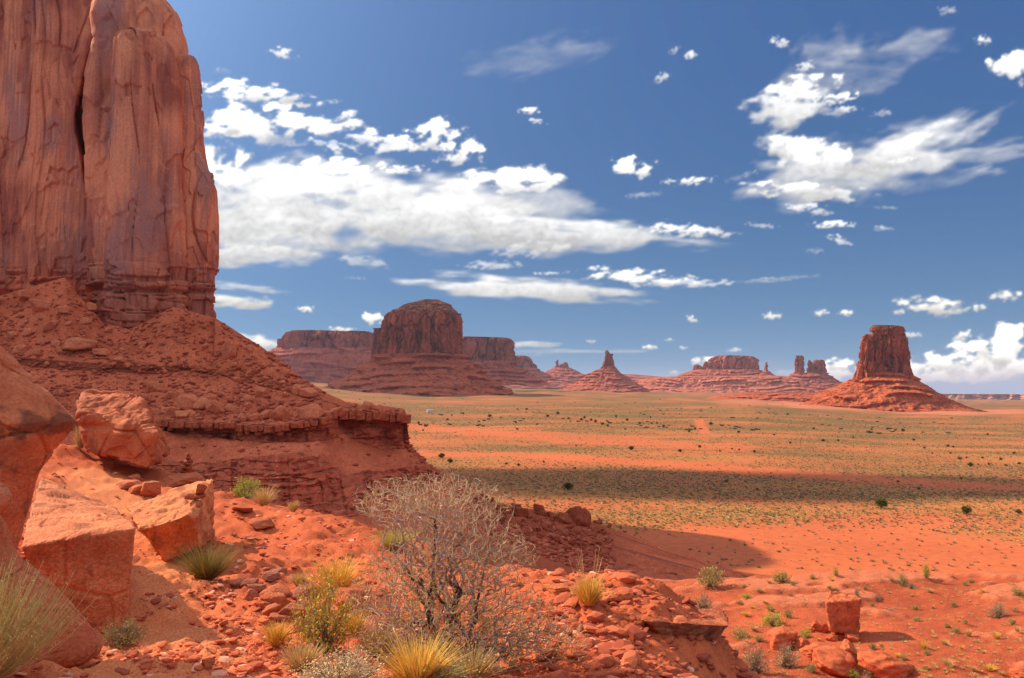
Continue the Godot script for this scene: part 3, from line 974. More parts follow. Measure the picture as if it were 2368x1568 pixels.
# each contour: rows of [x, y, distance]
const CONTOURS := [
	# foot of the cliff, then the skyline of the slope
	[[-260, 690, 188], [0, 684, 188], [100, 656, 186], [150, 641, 184], [180, 680, 184], [240, 748, 182], [300, 762, 181], [350, 738, 181], [400, 710, 180], [450, 724, 181], [497, 735, 182], [560, 774, 181], [620, 813, 179], [660, 842, 177], [700, 876, 174], [760, 910, 170], [800, 932, 166], [850, 938, 166], [905, 944, 165], [938, 950, 163], [948, 1036, 160], [1000, 1082, 164], [1060, 1110, 170], [1160, 1166, 176], [1260, 1182, 185], [1350, 1200, 192], [1400, 1216, 195], [1500, 1255, 189], [1600, 1290, 176], [1760, 1342, 157], [1900, 1390, 142]],
	[[-260, 828, 169], [0, 822, 169], [100, 832, 168], [250, 842, 167], [360, 848, 166], [430, 846, 166], [500, 860, 165], [600, 884, 163], [700, 915, 160], [760, 929, 158], [800, 941, 157], [850, 945, 158], [905, 949, 158], [938, 952, 158], [948, 1038, 158], [1000, 1084, 161], [1060, 1114, 165], [1160, 1172, 168], [1260, 1192, 173], [1350, 1212, 178], [1400, 1227, 181], [1500, 1262, 178], [1600, 1296, 168], [1760, 1346, 152], [1900, 1400, 138]],
	# a thin band of hard beds
	[[-260, 846, 168.4], [0, 840, 168.4], [100, 852, 167.4], [250, 861, 166.4], [360, 866, 165.5], [430, 858, 165.5], [500, 868, 164], [600, 890, 162], [700, 919, 159], [760, 932, 157], [800, 943, 156], [850, 946, 156.5], [905, 950, 156.5], [938, 953, 156.5], [948, 1039, 157], [1000, 1085, 160], [1060, 1115, 164], [1160, 1174, 167], [1260, 1195, 171], [1350, 1215, 176], [1400, 1230, 179], [1500, 1264, 176], [1600, 1298, 166], [1760, 1347, 151], [1900, 1402, 137]],
	# lip of the ledge
	[[-260, 955, 139], [0, 960, 139], [200, 967, 139], [370, 971, 139], [440, 973, 138], [500, 976, 137], [560, 980, 136], [640, 984, 134], [700, 976, 136], [730, 970, 138], [755, 958, 141], [772, 952, 144], [786, 950, 151], [860, 951, 152], [938, 956, 153], [948, 1042, 154], [1000, 1090, 155], [1060, 1124, 157], [1160, 1190, 156], [1260, 1218, 156], [1350, 1236, 158], [1400, 1256, 162], [1500, 1284, 162], [1600, 1312, 156], [1760, 1354, 147], [1900, 1410, 134]],
	# undercut below the lip
	[[-260, 980, 140.4], [0, 985, 140.4], [200, 992, 140.4], [370, 990, 140.4], [440, 992, 139.4], [500, 996, 138.4], [560, 1000, 137.4], [640, 1003, 135.6], [700, 996, 137.6], [730, 990, 139.6], [755, 980, 142.6], [772, 976, 145.8], [786, 972, 153], [860, 974, 153.6], [938, 980, 154.6], [948, 1045, 154], [1000, 1092, 154.6], [1060, 1127, 156.5], [1160, 1194, 155], [1260, 1224, 155], [1350, 1243, 156], [1400, 1262, 160], [1500, 1289, 160], [1600, 1315, 155], [1760, 1356, 146.5], [1900, 1412, 134]],
	# foot of the upper cliff
	[[-260, 1000, 138], [0, 1000, 138], [200, 1000, 138.5], [370, 1001, 138.6], [440, 1008, 138], [500, 1018, 137], [560, 1023, 136], [640, 1025, 134.4], [700, 1024, 136], [730, 1021, 138], [755, 1018, 141], [775, 1014, 145], [790, 1006, 149], [830, 1025, 150.5], [880, 1038, 152], [938, 1044, 153], [950, 1048, 153.5], [1000, 1095, 154], [1060, 1130, 156], [1160, 1200, 154], [1260, 1230, 153], [1350, 1252, 154], [1400, 1270, 157], [1500, 1296, 157], [1600, 1320, 153], [1760, 1360, 146], [1900, 1415, 133]],
	# lip of the lower cliff
	[[-260, 1060, 127], [0, 1060, 127], [200, 1062, 127], [360, 1066, 127], [420, 1068, 126.6], [480, 1068, 126], [560, 1060, 123], [640, 1050, 121.6], [700, 1046, 122.6], [742, 1058, 125.5], [775, 1084, 129], [800, 1100, 132], [860, 1087, 138], [920, 1085, 142], [980, 1082, 147.6], [1015, 1094, 150], [1060, 1140, 151], [1160, 1215, 147], [1260, 1252, 145], [1350, 1278, 145], [1400, 1294, 147], [1500, 1318, 147], [1600, 1338, 145], [1760, 1370, 141], [1900, 1420, 132]],
	# foot of the lower cliff
	[[-260, 1120, 123], [0, 1120, 123], [200, 1122, 123], [360, 1124, 122.6], [480, 1142, 120], [560, 1162, 117.5], [640, 1182, 116.4], [700, 1196, 117], [770, 1202, 119.4], [830, 1190, 125], [900, 1164, 134.6], [960, 1136, 143], [1015, 1110, 149], [1060, 1158, 147], [1160, 1245, 137], [1260, 1290, 133], [1350, 1322, 132], [1400, 1338, 134], [1500, 1360, 135], [1600, 1372, 134], [1760, 1395, 131], [1900, 1440, 126]],
	# down to the valley
	[[-260, 1300, 95], [360, 1310, 95], [640, 1340, 94], [770, 1350, 96], [900, 1340, 102], [1060, 1340, 112], [1260, 1380, 110], [1400, 1420, 108], [1600, 1450, 106], [1760, 1465, 106], [1900, 1500, 105]],
]
const ROWS_BETWEEN := [80, 12, 66, 12, 36, 34, 100, 40]
const RIDGE_COLS := 860
var ridge_points := PackedVector3Array()
var ridge_rows := 0
var lip_row := 0


func make_ridge() -> void:
	var cols := RIDGE_COLS
	var pts := PackedVector3Array()
	var colors := PackedColorArray()
	var rows := 2
	for n in ROWS_BETWEEN:
		rows += n
	ridge_rows = rows
	pts.resize(cols * rows)
	colors.resize(cols * rows)
	for c in cols:
		var x := lerpf(-260.0, 1900.0, pow(c / float(cols - 1), 1.15))
		var marks := []
		for line in CONTOURS:
			marks.append(look(line, x))
		# behind the skyline the slope falls away, or runs under the cliff
		var back: Array = [x, marks[0][1] + (0.0 if x < 490 else 40.0), marks[0][2] + (14.0 if x < 490 else 26.0)]
		pts[c] = at(back[0], back[1], back[2])
		colors[c] = APRON_DARK
		var r := 1
		for m in ROWS_BETWEEN.size():
			var n: int = ROWS_BETWEEN[m] + (1 if m == ROWS_BETWEEN.size() - 1 else 0)
			for i in n:
				var t := i / float(ROWS_BETWEEN[m])
				var y := lerpf(marks[m][1], marks[m + 1][1], t)
				var d := lerpf(marks[m][2], marks[m + 1][2], t)
				if m == 0 and x > 495:
					d = lerpf(marks[m][2], marks[m + 1][2], sqrt(t))
				var p := at(x, y, d)
				var toward := Vector3(-p.x, 0, -p.z).normalized()
				var ends := sin(PI * clampf(t, 0.0, 1.0))
				var off := 0.0
				var lift := 0.0
				var col: Color
				if m == 4 or m == 6:
					# bedded cliffs: beds of different hardness and upright joints
					var h := p.y * 1.35 + soft.get_noise_2d(p.x * 0.07, p.z * 0.07) * 0.9 + soft.get_noise_2d(p.y * 0.9, 31.0) * 0.8 + fine.get_noise_2d(p.x * 0.5, p.y * 0.5) * 0.22
					var bed := floorf(h)
					var f := h - bed
					var u := p.x - p.z * 0.4
					var pick := fposmod(sin(bed * 12.9898) * 43758.5, 1.0)
					var often := lerpf(0.22, 0.8, fposmod(pick * 7.7, 1.0))
					off = cells.get_noise_2d(u * often, bed * 7.3) * 0.30 + (pick - 0.5) * 0.75
					off -= step01(0.2, 0.0, minf(f, 1.0 - f)) * (0.25 + 0.45 * fposmod(pick * 3.3, 1.0)) * step01(-0.7, -0.1, soft.get_noise_2d(u * 0.3, bed * 2.0))
					off -= step01(0.16, 0.0, gaps.get_noise_2d(u * often, bed * 7.3) + 1.0) * 0.4 * step01(-0.2, 0.3, soft.get_noise_2d(u * 0.2 + 40.0, p.y * 0.4))
					off += soft.get_noise_2d(u * 0.16, 3.0) * 1.1 + soft.get_noise_2d(u * 0.5, 9.0) * 0.45 - step01(0.5, 0.9, soft.get_noise_2d(u * 0.32, 20.0)) * 1.0
					off *= 0.35 + 0.65 * ends
					col = Color(0.68, 0.205, 0.115).lerp(Color(0.38, 0.11, 0.07), clampf(0.40 + fbm.get_noise_3d(p.x * 0.4, p.y * 1.2, p.z * 0.4) * 0.8 + sin(bed * 3.7) * 0.22, 0.0, 1.0))
					if f < 0.16 and soft.get_noise_2d(p.x * 0.3, bed * 5.0) > 0.25:
						col = col.lerp(Color(0.62, 0.36, 0.28), 0.5)
				elif m == 1:
					off = cells.get_noise_3d(p.x * 0.3, p.y * 1.6, p.z * 0.3) * 0.6 * ends
					col = Color(0.46, 0.14, 0.08).lerp(Color(0.30, 0.095, 0.06), 0.5 + 0.5 * fbm.get_noise_3d(p.x * 0.5, p.y * 2.0, p.z * 0.5))
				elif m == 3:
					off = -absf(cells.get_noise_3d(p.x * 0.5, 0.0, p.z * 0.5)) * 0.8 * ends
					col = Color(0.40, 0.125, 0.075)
				else:
					lift = (fbm.get_noise_3d(p.x * 0.12, 0.0, p.z * 0.12) * 0.9 + fine.get_noise_3d(p.x * 0.7, 0.0, p.z * 0.7) * 0.30) * (0.25 + 0.75 * ends)
					if m == 5:
						# small broken beds stick out of the lower slope
						var h := p.y * 1.1 + soft.get_noise_2d(p.x * 0.1, p.z * 0.1) * 0.6
						var f := h - floorf(h)
						lift += (minf(f / 0.3, 1.0) - f) * 0.8 * step01(-0.1, 0.3, fbm.get_noise_2d(p.x * 0.08, p.z * 0.08 + 7.0) + 0.1)
					var t2 := clampf(0.4 + fbm.get_noise_3d(p.x * 0.06, p.y * 0.1, p.z * 0.06) * 0.8 + fine.get_noise_3d(p.x * 0.6, p.y * 0.6, p.z * 0.6) * 0.45, 0.0, 1.0)
					col = Color(0.80, 0.25, 0.135).lerp(Color(0.54, 0.15, 0.08), t2)
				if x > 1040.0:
					col = col.lerp(Color(0.40, 0.115, 0.06), 0.75 * step01(1040.0, 1100.0, x) * step01(1500.0, 1380.0, x))  # slope colour darkened here to deepen the shade of the butte
				p += toward * off
				p.y += lift
				var k := r * cols + c
				pts[k] = p
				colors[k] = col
				r += 1
	lip_row = 1 + ROWS_BETWEEN[0] + ROWS_BETWEEN[1] + ROWS_BETWEEN[2]
	ridge_points = pts
	structure("rubble_hill", grid_mesh(pts, colors, cols, rows), mats["stone_ridge"])


# ---------------------------------------------------------------- lower bench and the hillside one stands on

var bench: Surface
var hill: Surface


func make_bench() -> void:
	var p := []
	for m in [[1950, 1470, 37], [1300, 1362, 56], [1480, 1362, 57], [1640, 1347, 60], [1850, 1334, 62], [2100, 1332, 63], [2368, 1340, 62], [2600, 1345, 62], [2368, 1568, 29], [2100, 1568, 30], [1850, 1568, 31], [1700, 1568, 31], [2100, 1450, 41], [2368, 1450, 41], [1700, 1450, 43], [1500, 1420, 47], [2700, 1500, 36], [2200, 1390, 50], [1800, 1390, 50]]:
		p.append(at(m[0], m[1], m[2]))
	for x in [-5.0, 10.0, 25.0, 45.0, 65.0]:
		p.append(Vector3(x, -10.2, -15.0))
		p.append(Vector3(x, -17.0, -68.0))
		p.append(Vector3(x, -27.0, -84.0))
	bench = Surface.new(p, Vector2(-12, -92), Vector2(75, -12), 1.0)
	var cols := 420
	var rows := 260
	var pts := PackedVector3Array()
	var colors := PackedColorArray()
	pts.resize(cols * rows)
	colors.resize(cols * rows)
	for r in rows:
		var z := lerpf(-90.0, -14.0, pow(r / float(rows - 1), 0.8))
		for c in cols:
			var x := lerpf(-12.0, 72.0, c / float(cols - 1)) * lerpf(0.55, 1.0, clampf((-z - 14.0) / 46.0, 0.0, 1.0))
			var y := bench_height(x, z)
			var k := r * cols + c
			pts[k] = Vector3(x, y, z)
			var slick := bare_rock(x, z)
			var t := clampf(0.45 + fbm.get_noise_2d(x * 0.09, z * 0.09) * 0.7 + fine.get_noise_2d(x * 1.2, z * 1.2) * 0.3, 0.0, 1.0)
			var col := Color(0.56, 0.155, 0.075).lerp(Color(0.42, 0.11, 0.058), t)
			col = col.lerp(Color(0.66, 0.26, 0.155), slick * (0.7 + 0.3 * fine.get_noise_2d(x * 0.8, z * 2.0)))
			colors[k] = col
	structure("rock_bench", grid_mesh(pts, colors, cols, rows), mats["earth_bench"])


func bare_rock(x: float, z: float) -> float:
	return step01(0.02, 0.16, fbm.get_noise_2d(x * 0.07 + 3.0, z * 0.13) - step01(-52.0, -44.0, z) * 0.45 + step01(-56.0, -64.0, z) * 0.25)


func bench_height(x: float, z: float) -> float:
	var y := bench.height(x, z)
	var slick := bare_rock(x, z)
	return y + fbm.get_noise_2d(x * 0.12, z * 0.12) * 0.30 + fine.get_noise_2d(x * 1.1, z * 1.1) * 0.05 + slick * 0.22


const HILL_MARKS := [
	[0, 1568, 4.4], [300, 1568, 4.5], [600, 1568, 4.6], [900, 1568, 4.7], [1300, 1568, 5.0], [1600, 1568, 5.4], [400, 1400, 6.9], [310, 1250, 10.2], [200, 1100, 14.0], [440, 1102, 16.0],
	[490, 1142, 14.2], [640, 1167, 13.4], [760, 1197, 12.6], [900, 1242, 11.6], [1050, 1288, 10.8], [1240, 1348, 10.0], [1320, 1366, 9.8], [1450, 1380, 9.4], [1530, 1412, 8.7], [1680, 1447, 7.7],
	[600, 1300, 8.8], [900, 1400, 7.2], [1200, 1450, 6.8], [1500, 1500, 6.2], [0, 1010, 16.0], [180, 1030, 16.5], [340, 1092, 16.0], [-200, 1200, 9.0], [-300, 1000, 14.0], [100, 1300, 7.6],
]


func make_hillside() -> void:
	var p := []
	for m in HILL_MARKS:
		p.append(at(m[0], m[1], m[2]))
	# beyond the crest the ground drops away
	for m in [[490, 1142, 14.2], [640, 1167, 13.4], [760, 1197, 12.6], [900, 1242, 11.6], [1050, 1288, 10.8], [1240, 1348, 10.0], [1450, 1380, 9.4]]:
		var q := at(m[0], m[1], m[2])
		p.append(q + Vector3(0.9, -1.3, -2.2))
		p.append(q + Vector3(3.0, -6.5, -7.0))
		p.append(q + Vector3(5.0, -13.0, -13.0))
	for m in [[1680, 1447, 7.7], [1690, 1568, 5.6]]:
		var q := at(m[0], m[1], m[2])
		p.append(q + Vector3(0.45, -0.9, -0.2))
		p.append(q + Vector3(2.4, -4.6, -1.0))
		p.append(q + Vector3(9.0, -10.5, -3.0))
	for q in [Vector3(-3, -1.6, 2), Vector3(1, -1.7, 2), Vector3(-8, -1.1, -3), Vector3(-14, -0.6, -8), Vector3(-14, -0.6, 2), Vector3(4, -3.4, 0), Vector3(9, -8.5, 2), Vector3(-18, -1.0, -16), Vector3(-12, -1.6, -19), Vector3(-18, -6.0, -24), Vector3(-8, -7.0, -24), Vector3(-10, -14.0, -30), Vector3(-20, -14.0, -31), Vector3(2.0, -2.05, -3.0), Vector3(-6, -1.55, -1)]:
		p.append(q)
	hill = Surface.new(p, Vector2(-26, -36), Vector2(17, 5), 0.3)
	var cols := 440
	var rows := 330
	var pts := PackedVector3Array()
	var colors := PackedColorArray()
	pts.resize(cols * rows)
	colors.resize(cols * rows)
	for r in rows:
		var v := r / float(rows - 1)
		# rows: fine close by, coarser beyond the crest, and a little behind the viewer
		var z := lerpf(-30.0, -17.0, v / 0.06) if v < 0.06 else (-1.0 / lerpf(1.0 / 17.0, 1.0 / 3.0, (v - 0.06) / 0.88) if v < 0.94 else lerpf(-3.0, 4.0, (v - 0.94) / 0.06))
		var wide := maxf(-z, 3.0)
		for c in cols:
			var x := lerpf(-0.86, 0.86, c / float(cols - 1)) * wide
			x = maxf(x, -25.0)
			var k := r * cols + c
			pts[k] = Vector3(x, hill_height(x, z), z)
			var t := clampf(0.42 + fbm.get_noise_2d(x * 0.5, z * 0.5) * 0.55 + fine.get_noise_2d(x * 5.0, z * 5.0) * 0.28, 0.0, 1.0)
			var col := Color(0.78, 0.225, 0.10).lerp(Color(0.54, 0.14, 0.068), t)
			var path := step01(0.9, 0.2, beside(path_line, Vector2(x, z)) + fbm.get_noise_2d(x * 0.9, z * 0.9) * 0.35)
			col = col.lerp(Color(0.88, 0.37, 0.175), path * 0.8)
			colors[k] = col
	structure("hillside", grid_mesh(pts, colors, cols, rows), mats["earth_close"])


var path_line := PackedVector2Array([Vector2(-1.7, -4.2), Vector2(-2.3, -5.2), Vector2(-2.9, -6.5), Vector2(-3.7, -8.5), Vector2(-4.9, -11.0), Vector2(-7.2, -14.0)])


func hill_height(x: float, z: float) -> float:
	var crisp := fbm.get_noise_2d(x * 0.55, z * 0.55) * 0.10 + fine.get_noise_2d(x * 2.6, z * 2.6) * 0.045 + fine.get_noise_2d(x * 9.0, z * 9.0) * 0.016
	return hill.height(x, z) + crisp


func on_hill(x: float, y: float) -> Vector3:
	var lo := 2.5
	var hi := 24.0
	var d := lo
	while d < hi:
		var p := at(x, y, d)
		if p.y <= hill_height(p.x, p.z):
			break
		d += 0.05
	var q := at(x, y, d)
	q.y = hill_height(q.x, q.z)
	return q


func on_bench(x: float, y: float) -> Vector3:
	var d := 16.0
	while d < 70.0:
		var p := at(x, y, d)
		if p.y <= bench_height(p.x, p.z):
			break
		d += 0.1
	var q := at(x, y, d)
	q.y = bench_height(q.x, q.z)
	return q


# ---------------------------------------------------------------- loose rocks

var balls := {}


# unit ball of triangles, split `times` times
func ball(times: int) -> Array:
	if balls.has(times):
		return balls[times]
	var v := PackedVector3Array()
	var f := PackedInt32Array()
	if times == 0:
		var g := (1.0 + sqrt(5.0)) / 2.0
		for s in [[-1, g, 0], [1, g, 0], [-1, -g, 0], [1, -g, 0], [0, -1, g], [0, 1, g], [0, -1, -g], [0, 1, -g], [g, 0, -1], [g, 0, 1], [-g, 0, -1], [-g, 0, 1]]:
			v.append(Vector3(s[0], s[1], s[2]).normalized())
		f = PackedInt32Array([0, 5, 11, 0, 1, 5, 0, 7, 1, 0, 10, 7, 0, 11, 10, 1, 9, 5, 5, 4, 11, 11, 2, 10, 10, 6, 7, 7, 8, 1, 3, 4, 9, 3, 2, 4, 3, 6, 2, 3, 8, 6, 3, 9, 8, 4, 5, 9, 2, 11, 4, 6, 10, 2, 8, 7, 6, 9, 1, 8])
	else:
		var old := ball(times - 1)
		v = old[0].duplicate()
		var split := {}
		var of: PackedInt32Array = old[1]
		for i in range(0, of.size(), 3):
			var m := []
			for e in 3:
				var a := of[i + e]
				var b := of[i + (e + 1) % 3]
				var key := mini(a, b) * 100000 + maxi(a, b)
				if not split.has(key):
					split[key] = v.size()
					v.append(((v[a] + v[b]) * 0.5).normalized())
				m.append(split[key])
			f.append_array([of[i], m[0], m[2], of[i + 1], m[1], m[0], of[i + 2], m[2], m[1], m[0], m[1], m[2]])
	balls[times] = [v, f]
	return balls[times]


# a broken stone of half sizes `size`: flat faces with worn edges
func rock_mesh(seed_value: int, times: int, size: Vector3, faces := 11, sharp := 14.0, rough := 0.05, light := Color(0.60, 0.21, 0.11), dark := Color(0.40, 0.125, 0.07), smooth := true) -> ArrayMesh:
	var rng := RandomNumberGenerator.new()
	rng.seed = seed_value
	var normals := PackedVector3Array()
	var reach := PackedFloat32Array()
	for i in faces:
		var n := Vector3(rng.randfn(), rng.randfn(), rng.randfn()).normalized()
		normals.append(n)
		reach.append(rng.randf_range(0.68, 1.0))
	for n in [Vector3.UP, Vector3.DOWN, Vector3.LEFT, Vector3.RIGHT, Vector3.FORWARD, Vector3.BACK]:
		normals.append(n)
		reach.append(1.02)
	var b := ball(times)
	var pts := PackedVector3Array()
	var colors := PackedColorArray()
	var shift := seed_value * 3.71
	for d: Vector3 in b[0]:
		var total := 0.0
		for i in normals.size():
			var c := d.dot(normals[i]) / reach[i]
			if c > 0.0:
				total += pow(c, sharp)
		var r := pow(total, -1.0 / sharp)
		r *= 1.0 + fbm.get_noise_3d(d.x * 1.6 + shift, d.y * 1.6, d.z * 1.6) * rough * 2.0
		var p := d * r
		pts.append(p * size)
		var t := clampf(0.45 + fbm.get_noise_3d(p.x * 1.2 + shift, p.y * 2.4, p.z * 1.2) * 0.9, 0.0, 1.0)
		colors.append(light.lerp(dark, t))
	return indexed_mesh(pts, colors, b[1], smooth)


# a block with eight measured corners (left/right, bottom/top, front/back), worn edges and a rough skin
func block_mesh(corners: Array, n: int, worn: float, rough: float, scale_of: float, light: Color, dark: Color, beds := 0.0, seed_value := 0) -> ArrayMesh:
	var lattice := {}
	var pts := PackedVector3Array()
	var colors := PackedColorArray()
	var index := PackedInt32Array()
	var ax := Vector3.ZERO
	var ay := Vector3.ZERO
	var az := Vector3.ZERO
	for i in 8:
		ax += corners[i] * (1.0 if i & 1 else -1.0)
		ay += corners[i] * (1.0 if i & 2 else -1.0)
		az += corners[i] * (1.0 if i & 4 else -1.0)
	ax = ax.normalized()
	ay = ay.normalized()
	az = az.normalized()
	var shift := seed_value * 7.3
	var place := func(i: int, j: int, k: int) -> int:
		var key := (i * 1000 + j) * 1000 + k
		if lattice.has(key):
			return lattice[key]
		var p := Vector3(i, j, k) / n * 2.0 - Vector3.ONE
		var inner := p.clamp(Vector3.ONE * (worn - 1.0), Vector3.ONE * (1.0 - worn))
		var out := (p - inner).normalized()
		var q := (inner + out * worn) * 0.5 + Vector3.ONE * 0.5
		var w := Vector3.ZERO
		for c in 8:
			w += corners[c] * (q.x if c & 1 else 1.0 - q.x) * (q.y if c & 2 else 1.0 - q.y) * (q.z if c & 4 else 1.0 - q.z)
		var normal: Vector3 = (ax * out.x + ay * out.y + az * out.z).normalized()
		var s := w / scale_of
		var off := fbm.get_noise_3d(s.x + shift, s.y, s.z) * 0.8 + cells.get_noise_3d(s.x * 1.3 + shift, s.y * 2.0, s.z * 1.3) * 0.22 + fine.get_noise_3d(s.x * 5.0, s.y * 5.0 + shift, s.z * 5.0) * 0.10
		if beds > 0.0:
			var h := s.y * 4.0 + soft.get_noise_2d(s.x, s.z) * 0.7
			off += (cells.get_noise_2d(floorf(h) * 3.1, 0.5) * 0.5 - step01(0.25, 0.0, absf(h - roundf(h))) * 0.5) * beds
		off += cells.get_noise_3d(s.x * 4.5, s.y * 6.0 + shift, s.z * 4.5) * 0.10
		off -= step01(0.06, 0.0, gaps.get_noise_3d(s.x * 0.8 + shift, s.y * 0.8, s.z * 0.8) + 1.0) * 0.5
		w += normal * off * rough * scale_of
		var t := clampf(0.45 + fbm.get_noise_3d(s.x * 0.9 + shift, s.y * 1.2, s.z * 0.9) * 0.8 + fine.get_noise_3d(s.x * 4.0, s.y * 2.0, s.z * 4.0) * 0.3, 0.0, 1.0)
		lattice[key] = pts.size()
		pts.append(w)
		var stain := step01(0.12, 0.5, fbm.get_noise_3d(s.x * 1.3 + shift, s.y * 0.5 + 5.0, s.z * 1.3) + fine.get_noise_3d(s.x * 6.0, s.y * 3.0, s.z * 6.0) * 0.25)
		colors.append(light.lerp(dark, t).lerp(Color(dark.r * 0.5, dark.g * 0.5, dark.b * 0.55), stain * 0.6))
		return lattice[key]
	for a in n:
		for b in n:
			for side in 6:
				var q := []
				for c in [[0, 0], [1, 0], [1, 1], [0, 1]]:
					var u: int = a + c[0]
					var v: int = b + c[1]
					match side:
						0: q.append(place.call(u, v, 0))
						1: q.append(place.call(n - u, v, n))
						2: q.append(place.call(0, v, n - u))
						3: q.append(place.call(n, v, u))
						4: q.append(place.call(u, n, v))
						5: q.append(place.call(u, 0, n - v))
				# front faces run clockwise
				index.append_array([q[0], q[2], q[1], q[0], q[3], q[2]])
	# corners are given with the front (k = 0) towards the viewer
	return indexed_mesh(pts, colors, index)


func centred(mesh_points: Array) -> Vector3:
	var lo: Vector3 = mesh_points[0]
	var c := Vector3.ZERO
	for p in mesh_points:
		lo = lo.min(p)
		c += p
	c /= mesh_points.size()
	return Vector3(c.x, lo.y, c.z)


# marks: eight rows [x, y, distance]: front bottom left, front bottom right, front top left, front top right, then the same at the back
func block_thing(called: String, label: String, category: String, marks: Array, n: int, worn: float, rough: float, scale_of: float, light: Color, dark: Color, beds := 0.0, seed_value := 0, mat := "stone_close", group := "") -> MeshInstance3D:
	var corners := []
	for m in marks:
		corners.append(at(m[0], m[1], m[2]))
	var base := centred(corners)
	for i in 8:
		corners[i] -= base
	var o := put(called, block_mesh(corners, n, worn, rough, scale_of, light, dark, beds, seed_value), mats[mat])
	o.position = base
	tag(o, label, category, group)
	return o


# a rock on measured outline levels [y, left, right], as for the buttes but set at its own base
func levels_thing(called: String, label: String, levels: Array, d: float, deep: float, cols: int, rows: int, square: float, s: float, rough: float, light: Color, dark: Color, paint = null) -> MeshInstance3D:
	var sh := func(p: Vector3, _y: float) -> float:
		var q := p / s
		return (fbm.get_noise_3d(q.x, q.y * 0.8, q.z) * 0.8 + fine.get_noise_3d(q.x * 5.0, q.y * 5.0, q.z * 5.0) * 0.10 + cells.get_noise_3d(q.x * 1.2, q.y, q.z * 1.2) * 0.14 + fine.get_noise_3d(q.x * 16.0, q.y * 16.0, q.z * 16.0) * 0.07 + cells.get_noise_3d(q.x * 5.0, q.y * 7.0, q.z * 5.0) * 0.10 - step01(0.03, 0.0, gaps.get_noise_3d(q.x * 0.9 + 4.0, q.y * 1.3, q.z * 0.9) + 1.0) * 0.5) * rough * s
	var pa := func(p: Vector3, y: float, _off: float) -> Color:
		if paint != null:
			return paint.call(p, y)
		var q := p / s
		return light.lerp(dark, clampf(0.42 + fbm.get_noise_3d(q.x * 1.1, q.y * 1.6, q.z * 1.1) * 0.8, 0.0, 1.0))
	var o := put(called, column_mesh(levels, d, deep, cols, rows, square, sh, pa), mats["stone_close"])
	tag(o, label, "boulder")
	return o


const STONE_LIGHT := Color(0.76, 0.28, 0.15)
const STONE_DARK := Color(0.56, 0.17, 0.09)


